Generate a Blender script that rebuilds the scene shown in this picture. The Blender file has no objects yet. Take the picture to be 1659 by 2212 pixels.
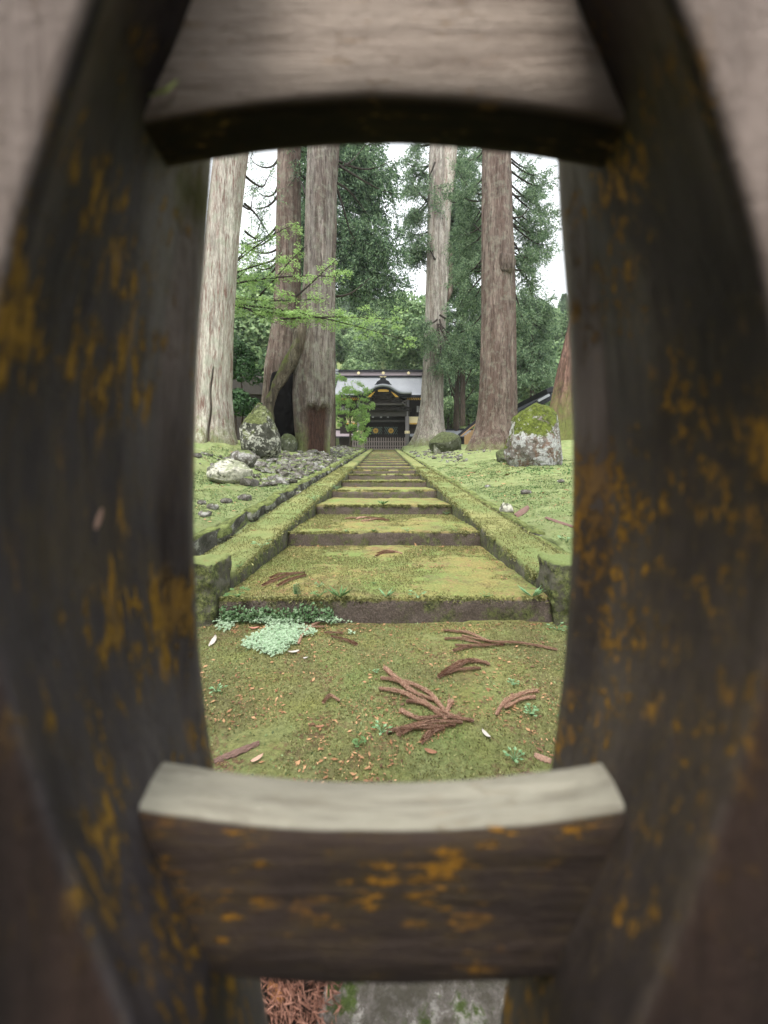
import bpy, bmesh, math, random
import numpy as np
from mathutils import Vector, Matrix, Euler

SC = bpy.context.scene
COL = SC.collection
R = math.radians
random.seed(7)
rng = np.random.default_rng(7)

# ------------------------------------------------------------------ camera, sky, sun, exposure
EYE = 0.90            # lens height above the lower path
F = 800.0             # focal length for a 1659 x 2212 picture
CX, HY = 830.0, 1022.0
cd = bpy.data.cameras.new('camera')
cam = bpy.data.objects.new('camera', cd)
COL.objects.link(cam)
SC.camera = cam
cam.location = (0, 0, EYE)
cam.rotation_euler = (R(90), 0, 0)
cd.sensor_fit = 'VERTICAL'
cd.sensor_height = 36.0
cd.lens = 36.0 * F / 2212.0
cd.shift_y = -(1106.0 - HY) / 2212.0
cd.clip_start = 0.01
cd.clip_end = 1000
cd.dof.use_dof = True
cd.dof.focus_distance = 4.5
cd.dof.aperture_fstop = 3.6

SUN_EL, SUN_ROT = R(62), R(200)
w = bpy.data.worlds.new('World')
SC.world = w
w.use_nodes = True
wt = w.node_tree
bg = wt.nodes['Background']
sky = wt.nodes.new('ShaderNodeTexSky')
sky.sky_type = 'NISHITA'
sky.sun_disc = False
sky.sun_elevation = SUN_EL
sky.sun_rotation = SUN_ROT
sky.dust_density = 6.0
sky.air_density = 1.0
hsv = wt.nodes.new('ShaderNodeHueSaturation')
hsv.inputs['Saturation'].default_value = 0.22
hsv.inputs['Value'].default_value = 1.0
wt.links.new(sky.outputs[0], hsv.inputs['Color'])
mixw = wt.nodes.new('ShaderNodeMix')
mixw.data_type = 'RGBA'
mixw.inputs['Factor'].default_value = 0.72
mixw.inputs[7].default_value = (8.6, 9.0, 9.4, 1)      # even cloud cover
wt.links.new(hsv.outputs[0], mixw.inputs[6])
wt.links.new(mixw.outputs[2], bg.inputs['Color'])
bg.inputs['Strength'].default_value = 0.105

sd = bpy.data.lights.new('sun', 'SUN')
sd.energy = 1.4
sd.angle = R(18)
sd.color = (1.0, 0.96, 0.90)
sun = bpy.data.objects.new('sun', sd)
COL.objects.link(sun)
# direction of the light: high, from behind the gate camera and a little left
sun.rotation_euler = (R(28), 0, R(-20))

SC.view_settings.view_transform = 'Standard'
SC.view_settings.look = 'None'
SC.view_settings.gamma = 1
SC.view_settings.use_curve_mapping = False
SC.view_settings.exposure = 1.4
SC.render.engine = 'CYCLES'
SC.cycles.use_denoising = True
SC.cycles.max_bounces = 7
SC.cycles.diffuse_bounces = 4
SC.cycles.glossy_bounces = 2
SC.cycles.transmission_bounces = 3
SC.cycles.use_adaptive_sampling = True
SC.cycles.adaptive_threshold = 0.02


def P(px, py, Y):
    """photograph position (1659 x 2212) at distance Y -> a point in the place"""
    return Vector(((px - CX) * Y / F, Y, EYE - (py - HY) * Y / F))


# ------------------------------------------------------------------ noise
def _h(i, j, k, s):
    n = (i * 374761393 + j * 668265263 + k * 2147483647 + s * 974711) & 0xFFFFFFFF
    n = ((n ^ (n >> 13)) * 1274126177) & 0xFFFFFFFF
    n = (n ^ (n >> 16)) & 0xFFFF
    return n / 65535.0


def vn(p, s=0):
    p = np.asarray(p, float)
    i = np.floor(p).astype(np.int64)
    f = p - i
    f = f * f * (3 - 2 * f)
    out = 0
    for a in (0, 1):
        for b in (0, 1):
            for c in (0, 1):
                wgt = (f[..., 0] if a else 1 - f[..., 0]) * (f[..., 1] if b else 1 - f[..., 1]) * (f[..., 2] if c else 1 - f[..., 2])
                out = out + wgt * _h(i[..., 0] + a, i[..., 1] + b, i[..., 2] + c, s)
    return out * 2 - 1


def fbm(p, s=0, o=4):
    p = np.asarray(p, float)
    t, a, q = 0, 1.0, 0
    for k in range(o):
        t = t + a * vn(p * (2.03 ** k) + k * 7.3, s + k)
        q += a
        a *= 0.5
    return t / q


# ------------------------------------------------------------------ mesh helpers
def mesh_np(name, V, Fc, smooth=True, attr=None):
    """V (n,3); Fc: array (m,k) of one face size, or a list of such arrays"""
    V = np.asarray(V, np.float32)
    fs = [np.asarray(f, np.int32) for f in (Fc if isinstance(Fc, list) else [Fc]) if len(f)]
    me = bpy.data.meshes.new(name)
    me.vertices.add(len(V))
    me.vertices.foreach_set('co', V.ravel())
    nl = sum(f.size for f in fs)
    npoly = sum(len(f) for f in fs)
    me.loops.add(nl)
    me.polygons.add(npoly)
    me.loops.foreach_set('vertex_index', np.concatenate([f.ravel() for f in fs]))
    tot = np.concatenate([np.full(len(f), f.shape[1], np.int32) for f in fs])
    st = np.concatenate([[0], np.cumsum(tot)[:-1]]).astype(np.int32)
    me.polygons.foreach_set('loop_start', st)
    me.polygons.foreach_set('loop_total', tot)
    me.polygons.foreach_set('use_smooth', np.full(npoly, smooth))
    if attr is not None:
        a = me.attributes.new('mask', 'FLOAT', 'POINT')
        a.data.foreach_set('value', np.asarray(attr, np.float32))
    me.update(calc_edges=True)
    me.validate()
    return me


def link(name, me, m=None, parent=None, loc=None, rot=None, scale=None):
    o = bpy.data.objects.new(name, me)
    COL.objects.link(o)
    if m is not None and me is not None and not me.materials:
        me.materials.append(m)
    if parent is not None:
        o.parent = parent
    if loc is not None:
        o.location = loc
    if rot is not None:
        o.rotation_euler = rot
    if scale is not None:
        o.scale = scale
    return o


def tag(o, label=None, cat=None, group=None, kind=None):
    if label: o['label'] = label
    if cat: o['category'] = cat
    if group: o['group'] = group
    if kind: o['kind'] = kind
    return o


def thing(name, label, cat, loc=(0, 0, 0), group=None):
    o = bpy.data.objects.new(name, None)
    COL.objects.link(o)
    o.location = loc
    o.empty_display_size = 0.1
    return tag(o, label, cat, group)


def copy_tree(root, loc=None, rotz=None, scale=None, label=None, group=None):
    r = root.copy(); COL.objects.link(r)
    for ch in list(root.children):
        c = ch.copy(); COL.objects.link(c); c.parent = r
        for g in list(ch.children):
            d = g.copy(); COL.objects.link(d); d.parent = c
    if loc is not None: r.location = loc
    if rotz is not None: r.rotation_euler = (0, 0, rotz)
    if scale is not None: r.scale = scale
    if label: r['label'] = label
    if group: r['group'] = group
    return r


class MB:
    """collects shapes into one mesh"""
    def __init__(s): s.v = []; s.q = []; s.t = []; s.n = 0; s.a = []
    def add(s, V, Q=None, T=None, a=0.0):
        V = np.asarray(V, float).reshape(-1, 3)
        s.v.append(V)
        s.a.append(np.broadcast_to(np.asarray(a, float), (len(V),)).copy())
        if Q is not None and len(Q): s.q.append(np.asarray(Q) + s.n)
        if T is not None and len(T): s.t.append(np.asarray(T) + s.n)
        s.n += len(V)
    def box(s, x0, x1, y0, y1, z0, z1):
        V = [(x, y, z) for z in (z0, z1) for y in (y0, y1) for x in (x0, x1)]
        s.add(V, [(0, 2, 3, 1), (4, 5, 7, 6), (0, 1, 5, 4), (2, 6, 7, 3), (0, 4, 6, 2), (1, 3, 7, 5)])
    def tube(s, pts, rad, n=6, cap=True):
        pts = [Vector(p) for p in pts]
        if not hasattr(rad, '__len__'): rad = [rad] * len(pts)
        V = []
        up = Vector((0.13, 0.21, 0.97))
        for i, p in enumerate(pts):
            d = (pts[min(i + 1, len(pts) - 1)] - pts[max(i - 1, 0)])
            if d.length < 1e-9: d = Vector((0, 0, 1))
            d.normalize()
            a = d.cross(up)
            if a.length < 0.15: a = d.cross(Vector((1, 0.2, 0)))
            a.normalize(); b = d.cross(a)
            for k in range(n):
                t = 2 * math.pi * k / n
                V.append(p + (a * math.cos(t) + b * math.sin(t)) * rad[i])
        Q = [(i * n + k, i * n + (k + 1) % n, (i + 1) * n + (k + 1) % n, (i + 1) * n + k) for i in range(len(pts) - 1) for k in range(n)]
        T = []
        if cap:
            for base, flip in ((0, 1), ((len(pts) - 1) * n, 0)):
                for k in range(1, n - 1):
                    T.append((base, base + k + 1, base + k) if flip else (base, base + k, base + k + 1))
        s.add([tuple(v) for v in V], Q, T)
    def disc(s, c, r, th, n=20, axis='y', petals=0):
        V = []
        for dy in (0, -th):
            V.append((c[0], c[1] + dy * 1.25, c[2]))
            for k in range(n):
                t = 2 * math.pi * k / n
                rr = r * (1 - (0.13 if petals and k % 2 else 0))
                V.append((c[0] + rr * math.cos(t), c[1] + dy, c[2] + rr * math.sin(t)))
        m = n + 1
        T = [(m, m + 1 + k, m + 1 + (k + 1) % n) for k in range(n)] + [(0, 1 + (k + 1) % n, 1 + k) for k in range(n)]
        Q = [(1 + k, 1 + (k + 1) % n, m + 1 + (k + 1) % n, m + 1 + k) for k in range(n)]
        s.add(V, Q, T)
    def mesh(s, name, smooth=False):
        return mesh_np(name, np.concatenate(s.v), [np.concatenate(s.q) if s.q else np.zeros((0, 4), int), np.concatenate(s.t) if s.t else np.zeros((0, 3), int)], smooth, np.concatenate(s.a))
    def build(s, name, m, parent=None, smooth=False, loc=None):
        return link(name, s.mesh(name, smooth), m, parent, loc)


def rbox(sx, sy, sz, n, r, amp, freq, seed=0, amp2=0.0, freq2=0.0):
    """a worn block: subdivided box with rounded edges and an uneven skin, centred"""
    V, Q = [], []
    off = 0
    nx, ny, nz = n
    for ax, (a, b) in enumerate((((ny, 1), (nz, 2)), ((nx, 0), (nz, 2)), ((nx, 0), (ny, 1)))):
        for sgn in (-1, 1):
            u = np.linspace(-1, 1, a[0] + 1); v = np.linspace(-1, 1, b[0] + 1)
            U, W = np.meshgrid(u, v, indexing='ij')
            p = np.zeros(U.shape + (3,))
            p[..., a[1]] = U; p[..., b[1]] = W; p[..., ax] = sgn
            V.append(p.reshape(-1, 3))
            m = b[0] + 1
            i, j = np.meshgrid(np.arange(a[0]), np.arange(b[0]), indexing='ij')
            q = np.stack([i * m + j, (i + 1) * m + j, (i + 1) * m + j + 1, i * m + j + 1], -1).reshape(-1, 4)
            flip = (ax == 0 and sgn < 0) or (ax == 1 and sgn > 0) or (ax == 2 and sgn < 0)
            if flip: q = q[:, ::-1]
            Q.append(q + off); off += len(p.reshape(-1, 3))
    V = np.concatenate(V); Q = np.concatenate(Q)
    key = np.round(V * 1e5).astype(np.int64)
    _, idx, inv = np.unique(key, axis=0, return_index=True, return_inverse=True)
    V = V[idx]; Q = inv.ravel()[Q]
    half = np.array([sx, sy, sz]) / 2
    pv = V * half
    inner = np.clip(pv, -(half - r), half - r)
    d = pv - inner
    L = np.linalg.norm(d, axis=1, keepdims=True)
    pn = np.where(L > 1e-9, d / np.maximum(L, 1e-9), V / np.linalg.norm(V, axis=1, keepdims=True))
    pv = inner + pn * np.minimum(L, r)
    dn = fbm(pv * freq + seed * 13.7, seed, 4) * amp
    if amp2: dn = dn + fbm(pv * freq2 + seed * 3.1, seed + 9, 3) * amp2
    pv = pv + pn * dn[:, None]
    return pv, Q


def rock_mesh(name, sx, sy, sz, seed, sub=4, amp=0.18, m=None, flat=0.0, taper=0.0, facet=0.35):
    bm = bmesh.new()
    bmesh.ops.create_icosphere(bm, subdivisions=sub, radius=1.0)
    V = np.array([v.co[:] for v in bm.verts]); Fc = np.array([[v.index for v in f.verts] for f in bm.faces])
    bm.free()
    S = V
    V = np.sign(S) * np.abs(S) ** 0.72
    r = 1 + amp * fbm(V * 1.3 + seed * 5.1, seed, 3) + amp * 0.45 * fbm(V * 3.6 + seed, seed + 3, 4)
    W = V * r[:, None]
    rg = np.random.default_rng(seed)
    for k in range(int(18 * facet / 0.35)):     # broken planes
        nrm = rg.normal(size=3); nrm /= np.linalg.norm(nrm)
        c = rg.uniform(0.80, 1.12)
        over = np.maximum(W @ nrm - c, 0)
        W = W - nrm * (over * 0.85)[:, None]
    W = W + V * (0.035 * fbm(V * 7 + seed, seed + 5, 4) + 0.012 * fbm(V * 22 + seed, seed + 6, 2))[:, None]
    W[:, 0] *= 1 - taper * np.clip(W[:, 2], -1, 1); W[:, 1] *= 1 - taper * np.clip(W[:, 2], -1, 1)
    W = W * np.array([sx, sy, sz]) / 2
    return mesh_np(name, W, Fc, True)


# ------------------------------------------------------------------ materials
class NT:
    def __init__(s, name):
        s.m = bpy.data.materials.new(name); s.m.use_nodes = True
        s.t = s.m.node_tree; s.b = s.t.nodes['Principled BSDF']
        s.b.inputs['Roughness'].default_value = 0.9
        s.b.inputs['Specular IOR Level'].default_value = 0.25
        s.co = None
    def n(s, ty): return s.t.nodes.new('ShaderNode' + ty)
    def l(s, a, b): s.t.links.new(a, b)
    def obj(s, scale=(1, 1, 1), world=False):
        g = s.n('NewGeometry').outputs['Position'] if world else s.n('TexCoord').outputs['Object']
        mp = s.n('Mapping'); mp.inputs['Scale'].default_value = scale
        s.l(g, mp.inputs[0]); return mp.outputs[0]
    def noise(s, co, sc, det=5, ro=0.55, dist=0.0):
        x = s.n('TexNoise'); x.inputs['Scale'].default_value = sc; x.inputs['Detail'].default_value = det
        x.inputs['Roughness'].default_value = ro; x.inputs['Distortion'].default_value = dist
        s.l(co, x.inputs['Vector']); return x.outputs['Fac']
    def voro(s, co, sc, feat='F1', rnd=1.0):
        x = s.n('TexVoronoi'); x.feature = feat; x.inputs['Scale'].default_value = sc; x.inputs['Randomness'].default_value = rnd
        s.l(co, x.inputs['Vector']); return x.outputs['Distance']
    def ramp(s, f, stops, interp='LINEAR'):
        x = s.n('ValToRGB'); x.color_ramp.interpolation = interp
        e = x.color_ramp.elements
        while len(e) < len(stops): e.new(0.5)
        for i, (p, c) in enumerate(stops):
            e[i].position = p
            e[i].color = (c, c, c, 1) if not hasattr(c, '__len__') else (*c, 1)
        s.l(f, x.inputs[0]); return x.outputs[0]
    def mix(s, f, a, b, mode='MIX'):
        x = s.n('Mix'); x.data_type = 'RGBA'; x.blend_type = mode
        for v, i in ((f, x.inputs[0]), (a, x.inputs[6]), (b, x.inputs[7])):
            if hasattr(v, 'is_linked'): s.l(v, i)
            elif hasattr(v, '__len__'): i.default_value = (*v, 1)
            else: i.default_value = v
        return x.outputs[2]
    def math(s, op, a, b=0.0, clamp=False):
        x = s.n('Math'); x.operation = op; x.use_clamp = clamp
        for v, i in ((a, x.inputs[0]), (b, x.inputs[1])):
            if hasattr(v, 'is_linked'): s.l(v, i)
            else: i.default_value = v
        return x.outputs[0]
    def sep(s, v):
        x = s.n('SeparateXYZ'); s.l(v, x.inputs[0]); return x.outputs
    def nz(s): return s.sep(s.n('NewGeometry').outputs['Normal'])[2]
    def attr(s, a='mask'):
        x = s.n('Attribute'); x.attribute_name = a; return x.outputs['Fac']
    def island(s): return s.n('NewGeometry').outputs['Random Per Island']
    def bump(s, h, st=0.5, d=0.02):
        x = s.n('Bump'); x.inputs['Strength'].default_value = st; x.inputs['Distance'].default_value = d
        s.l(h, x.inputs['Height']); s.l(x.outputs[0], s.b.inputs['Normal'])
    def done(s, col, rough=None):
        if hasattr(col, 'is_linked'): s.l(col, s.b.inputs['Base Color'])
        else: s.b.inputs['Base Color'].default_value = (*col, 1)
        if rough is not None:
            if hasattr(rough, 'is_linked'): s.l(rough, s.b.inputs['Roughness'])
            else: s.b.inputs['Roughness'].default_value = rough
        return s.m


MOSS_A, MOSS_B, MOSS_D = (0.235, 0.27, 0.062), (0.15, 0.21, 0.05), (0.075, 0.10, 0.03)


def m_moss_ground():
    s = NT('moss_ground'); c = s.obj(world=True)
    big = s.ramp(s.noise(c, 1.1, 5, 0.65), [(0.38, 0), (0.62, 1)])
    mid = s.ramp(s.noise(c, 5.0, 6, 0.65), [(0.35, 0), (0.65, 1)])
    fine = s.ramp(s.noise(c, 42, 7, 0.85), [(0.40, 0), (0.60, 1)])
    col = s.mix(big, (0.37, 0.35, 0.115), (0.255, 0.33, 0.105))
    col = s.mix(s.math('MULTIPLY', mid, 0.55), col, (0.38, 0.40, 0.19))
    brown = s.ramp(s.noise(c, 3.1, 7, 0.7, 0.4), [(0.49, 0), (0.60, 1)])
    bits = s.ramp(s.noise(c, 45, 3, 0.6, 0.8), [(0.46, 0), (0.56, 1)])
    col = s.mix(s.math('MULTIPLY', brown, bits), col, (0.29, 0.18, 0.10))
    col = s.mix(s.math('MULTIPLY', s.ramp(s.noise(c, 1.7, 5, 0.6, 0.3), [(0.48, 0), (0.60, 1)]), 0.6), col, (0.19, 0.155, 0.075))
    col = s.mix(s.math('MULTIPLY', fine, 0.75), col, s.mix(1.0, col, (0.40, 0.42, 0.36), 'MULTIPLY'))
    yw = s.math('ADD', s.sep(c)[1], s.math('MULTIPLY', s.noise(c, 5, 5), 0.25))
    col = s.mix(s.ramp(yw, [(0.84, 1), (0.92, 0)]), col, (0.045, 0.033, 0.025))  # ground at and behind the gate darkened to cut bounce onto the timbers
    ba = s.ramp(s.math('MULTIPLY', s.sep(c)[1], 0.1), [(0.245, 0), (0.26, 1)])
    col = s.mix(s.math('MULTIPLY', ba, 0.62), col, s.mix(mid, (0.15, 0.22, 0.08), (0.30, 0.36, 0.165)))
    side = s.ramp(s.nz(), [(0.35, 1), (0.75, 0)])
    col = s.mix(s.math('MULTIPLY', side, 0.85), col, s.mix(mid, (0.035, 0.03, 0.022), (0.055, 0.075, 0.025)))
    s.bump(s.math('ADD', s.math('MULTIPLY', s.noise(c, 60, 6, 0.8), 0.8), s.noise(c, 14, 5, 0.7)), 1.0, 0.035)
    return s.done(col, 0.95)


def m_step():
    s = NT('mossy_step_stone'); c = s.obj(world=True)
    top = s.math('ADD', s.nz(), s.math('MULTIPLY', s.math('SUBTRACT', s.noise(c, 9, 6, 0.7), 0.5), 0.9))
    topm = s.ramp(top, [(0.42, 0), (0.66, 1)])
    big = s.ramp(s.noise(c, 2.0, 7, 0.7), [(0.40, 0), (0.60, 1)])
    fine = s.ramp(s.noise(c, 60, 6, 0.8), [(0.38, 0), (0.62, 1)])
    moss = s.mix(big, (0.335, 0.285, 0.105), (0.235, 0.305, 0.095))
    moss = s.mix(s.math('MULTIPLY', s.ramp(s.noise(c, 2.7, 8, 0.75, 0.3), [(0.52, 0), (0.62, 1)]), 0.6), moss, (0.17, 0.125, 0.07))
    brown = s.ramp(s.noise(c, 3.4, 7, 0.7, 0.5), [(0.50, 0), (0.64, 1)])
    bits = s.ramp(s.noise(c, 40, 3, 0.6, 0.8), [(0.46, 0), (0.58, 1)])
    moss = s.mix(s.math('MULTIPLY', brown, bits), moss, (0.34, 0.19, 0.11))
    moss = s.mix(s.math('MULTIPLY', fine, 0.7), moss, s.mix(1.0, moss, (0.34, 0.36, 0.30), 'MULTIPLY'))
    grain = s.ramp(s.noise(c, 95, 5, 0.85), [(0.48, 0), (0.60, 1)])
    stone = s.mix(s.noise(c, 4, 6, 0.65), (0.045, 0.037, 0.031), (0.15, 0.12, 0.10))
    stone = s.mix(s.math('MULTIPLY', grain, 0.7), stone, (0.22, 0.17, 0.145))
    gp = s.ramp(s.noise(c, 6.5, 7, 0.75), [(0.49, 0), (0.60, 1)])
    stone = s.mix(s.math('MULTIPLY', gp, 0.85), stone, s.mix(s.ramp(s.noise(c, 34, 7, 0.85), [(0.42, 0), (0.58, 1)]), (0.03, 0.04, 0.015), (0.17, 0.19, 0.065)))
    s.bump(s.math('ADD', s.noise(c, 65, 6, 0.8), s.math('MULTIPLY', s.noise(c, 12, 5, 0.7), 1.2)), 0.9, 0.015)
    return s.done(s.mix(topm, stone, moss), 0.95)


def m_kerb():
    s = NT('mossy_kerb_stone'); c = s.obj(world=True)
    top = s.math('ADD', s.nz(), s.math('MULTIPLY', s.math('SUBTRACT', s.noise(c, 8, 6, 0.7), 0.5), 0.9))
    topm = s.ramp(top, [(0.30, 0), (0.62, 1)])
    moss = s.mix(s.ramp(s.noise(c, 1.4, 5), [(0.4, 0), (0.6, 1)]), (0.30, 0.30, 0.12), (0.20, 0.25, 0.09))
    fine = s.ramp(s.noise(c, 80, 5, 0.75), [(0.32, 0), (0.68, 1)])
    moss = s.mix(s.math('MULTIPLY', fine, 0.6), moss, s.mix(1.0, moss, (0.5, 0.5, 0.42), 'MULTIPLY'))
    moss = s.mix(s.ramp(s.noise(c, 7, 6, 0.7), [(0.60, 0), (0.70, 1)]), moss, (0.20, 0.115, 0.05))
    stone = s.mix(s.ramp(s.noise(c, 5, 6, 0.7), [(0.35, 0), (0.65, 1)]), (0.05, 0.047, 0.036), (0.15, 0.14, 0.11))
    stone = s.mix(s.ramp(s.noise(c, 6, 8, 0.8), [(0.46, 0), (0.56, 1)]), stone, s.mix(s.ramp(s.noise(c, 34, 7, 0.85), [(0.42, 0), (0.58, 1)]), (0.035, 0.045, 0.018), (0.20, 0.22, 0.08)))
    s.bump(s.math('ADD', s.noise(c, 65, 6, 0.8), s.noise(c, 10, 5, 0.7)), 0.9, 0.015)
    return s.done(s.mix(topm, stone, moss), 0.95)


def m_bark(name, a, b, dark, mosscol=(0.10, 0.12, 0.035), mossz=(0.0, 2.0), mossamt=0.7, lichen=0.0, ridge=26, up=False):
    s = NT(name); c = s.obj((1, 1, 0.085)); c2 = s.obj((1, 1, 0.25)); o = s.obj()
    r1 = s.noise(c, ridge * 0.55, 7, 0.72, 0.6)
    r2 = s.noise(c, ridge * 1.9, 5, 0.7, 0.3)
    big = s.ramp(s.noise(s.obj((1, 1, 0.07)), 2.3, 4, 0.6), [(0.42, 0), (0.58, 1)])
    col = s.mix(big, a, b)
    col = s.mix(s.ramp(s.noise(s.obj((1, 1, 0.12)), 4.1, 5, 0.65), [(0.52, 0), (0.66, 0.7)]), col, tuple(min(.8, v * 1.5 + .02) for v in b))
    col = s.mix(s.ramp(s.noise(s.obj((1, 1, 0.3)), 2.7, 6, 0.7), [(0.50, 0), (0.64, 0.55)]), col, tuple(v * .5 for v in a))
    col = s.mix(s.ramp(r2, [(0.35, 0), (0.65, 1)]), s.mix(1.0, col, (0.50, 0.47, 0.45), 'MULTIPLY'), s.mix(1.0, col, (1.15, 1.15, 1.15), 'MULTIPLY'))
    crack = s.math('MULTIPLY', s.ramp(r1, [(0.38, 1), (0.50, 0)]), 0.9)
    col = s.mix(crack, col, dark)
    if lichen:
        li = s.ramp(s.noise(o, 3.2, 8, 0.7), [(0.50, 0), (0.62, 1)])
        col = s.mix(s.math('MULTIPLY', li, lichen), col, (0.33, 0.36, 0.27))
    z = s.sep(s.n('TexCoord').outputs['Object'])[2]
    zm = s.n('MapRange'); zm.inputs[1].default_value = mossz[1]; zm.inputs[2].default_value = mossz[0]
    s.l(z, zm.inputs[0])
    mm = s.ramp(s.math('ADD', s.math('MULTIPLY', zm.outputs[0], 0.62), s.math('MULTIPLY', s.noise(o, 3.2, 9, 0.8), 0.75)), [(0.62, 0), (0.82, 1)])
    if up: mm = s.math('MULTIPLY', mm, s.ramp(s.math('ADD', s.nz(), s.math('MULTIPLY', s.noise(o, 5, 5), 0.8)), [(0.35, 0), (0.75, 1)]))
    col = s.mix(s.math('MULTIPLY', mm, mossamt), col, s.mix(s.ramp(s.noise(o, 11, 7, 0.8), [(0.38, 0), (0.62, 1)]), mosscol, (mosscol[0] * 1.9, mosscol[1] * 2.0, mosscol[2] * 1.6)))
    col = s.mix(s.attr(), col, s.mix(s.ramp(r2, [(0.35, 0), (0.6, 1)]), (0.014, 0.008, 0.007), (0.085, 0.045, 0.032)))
    hgt = s.math('ADD', r1, s.math('MULTIPLY', r2, 0.5))
    s.bump(hgt, 1.0, 0.06)
    return s.done(col, 0.95)


def m_leaf(name, a, b, trans=0.25, dark=None):
    s = NT(name)
    r = s.island()
    st = [(0.0, a), (1.0, b)] if dark is None else [(0.0, dark), (0.35, a), (1.0, b)]
    col = s.ramp(r, st)
    s.done(col, 0.65)
    tr = s.n('BsdfTranslucent'); s.l(col, tr.inputs[0])
    mx = s.n('MixShader'); mx.inputs[0].default_value = trans
    s.l(s.b.outputs[0], mx.inputs[1]); s.l(tr.outputs[0], mx.inputs[2])
    s.l(mx.outputs[0], s.t.nodes['Material Output'].inputs[0])
    return s.m


def m_rock(name, lichen=0.6, moss=0.7, rust=0.0, base=(0.10, 0.10, 0.085), mosscol=(0.105, 0.14, 0.035), mossth=0.55, lc=(0.50, 0.50, 0.44)):
    s = NT(name); o = s.obj()
    col = s.mix(s.noise(o, 4, 6, 0.7), base, tuple(v * 1.9 for v in base))
    if rust:
        col = s.mix(s.math('MULTIPLY', s.ramp(s.noise(o, 1.9, 6, 0.7, 0.5), [(0.46, 0), (0.56, 1)]), rust), col, (0.24, 0.10, 0.045))
    li = s.ramp(s.math('ADD', s.math('MULTIPLY', s.noise(o, 2.2, 4, 0.6), 0.45), s.math('MULTIPLY', s.noise(o, 9.0, 8, 0.8, 0.15), 0.55)), [(0.585 - lichen * 0.13, 0), (0.61 - lichen * 0.13, 1)])
    col = s.mix(s.ramp(s.noise(o, 5.5, 7, 0.8), [(0.42, 0.75), (0.52, 0)]), col, s.mix(1.0, col, (0.35, 0.36, 0.26), 'MULTIPLY'))
    col = s.mix(li, col, s.mix(s.ramp(s.noise(o, 22, 4), [(0.4, 0), (0.6, 1)]), tuple(v * 0.6 for v in lc), lc))
    g = s.math('ADD', s.nz(), s.math('MULTIPLY', s.math('SUBTRACT', s.noise(o, 3.0, 7, 0.75), 0.5), 1.5))
    mm = s.ramp(g, [(mossth, 0), (mossth + 0.14, 1)])
    mc = s.mix(s.ramp(s.noise(o, 9, 8, 0.85), [(0.40, 0), (0.60, 1)]), tuple(v * 0.35 for v in mosscol), tuple(v * 1.6 for v in mosscol))
    col = s.mix(s.math('MULTIPLY', mm, moss), col, mc)
    s.bump(s.math('ADD', s.noise(o, 7, 8, 0.75), s.math('MULTIPLY', s.noise(o, 40, 5, 0.8), 0.4)), 0.9, 0.05)
    return s.done(col, 0.95)


def m_plain(name, col, rough=0.8, var=0.25, sc=6, metal=0.0, bump=0.0, stretch=(1, 1, 1)):
    s = NT(name); o = s.obj(stretch)
    c = s.mix(s.noise(o, sc, 5, 0.6), tuple(v * (1 - var) for v in col), tuple(min(1, v * (1 + var)) for v in col))
    s.b.inputs['Metallic'].default_value = metal
    if bump: s.bump(s.noise(o, sc * 4, 5, 0.6), bump, 0.01)
    return s.done(c, rough)


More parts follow.
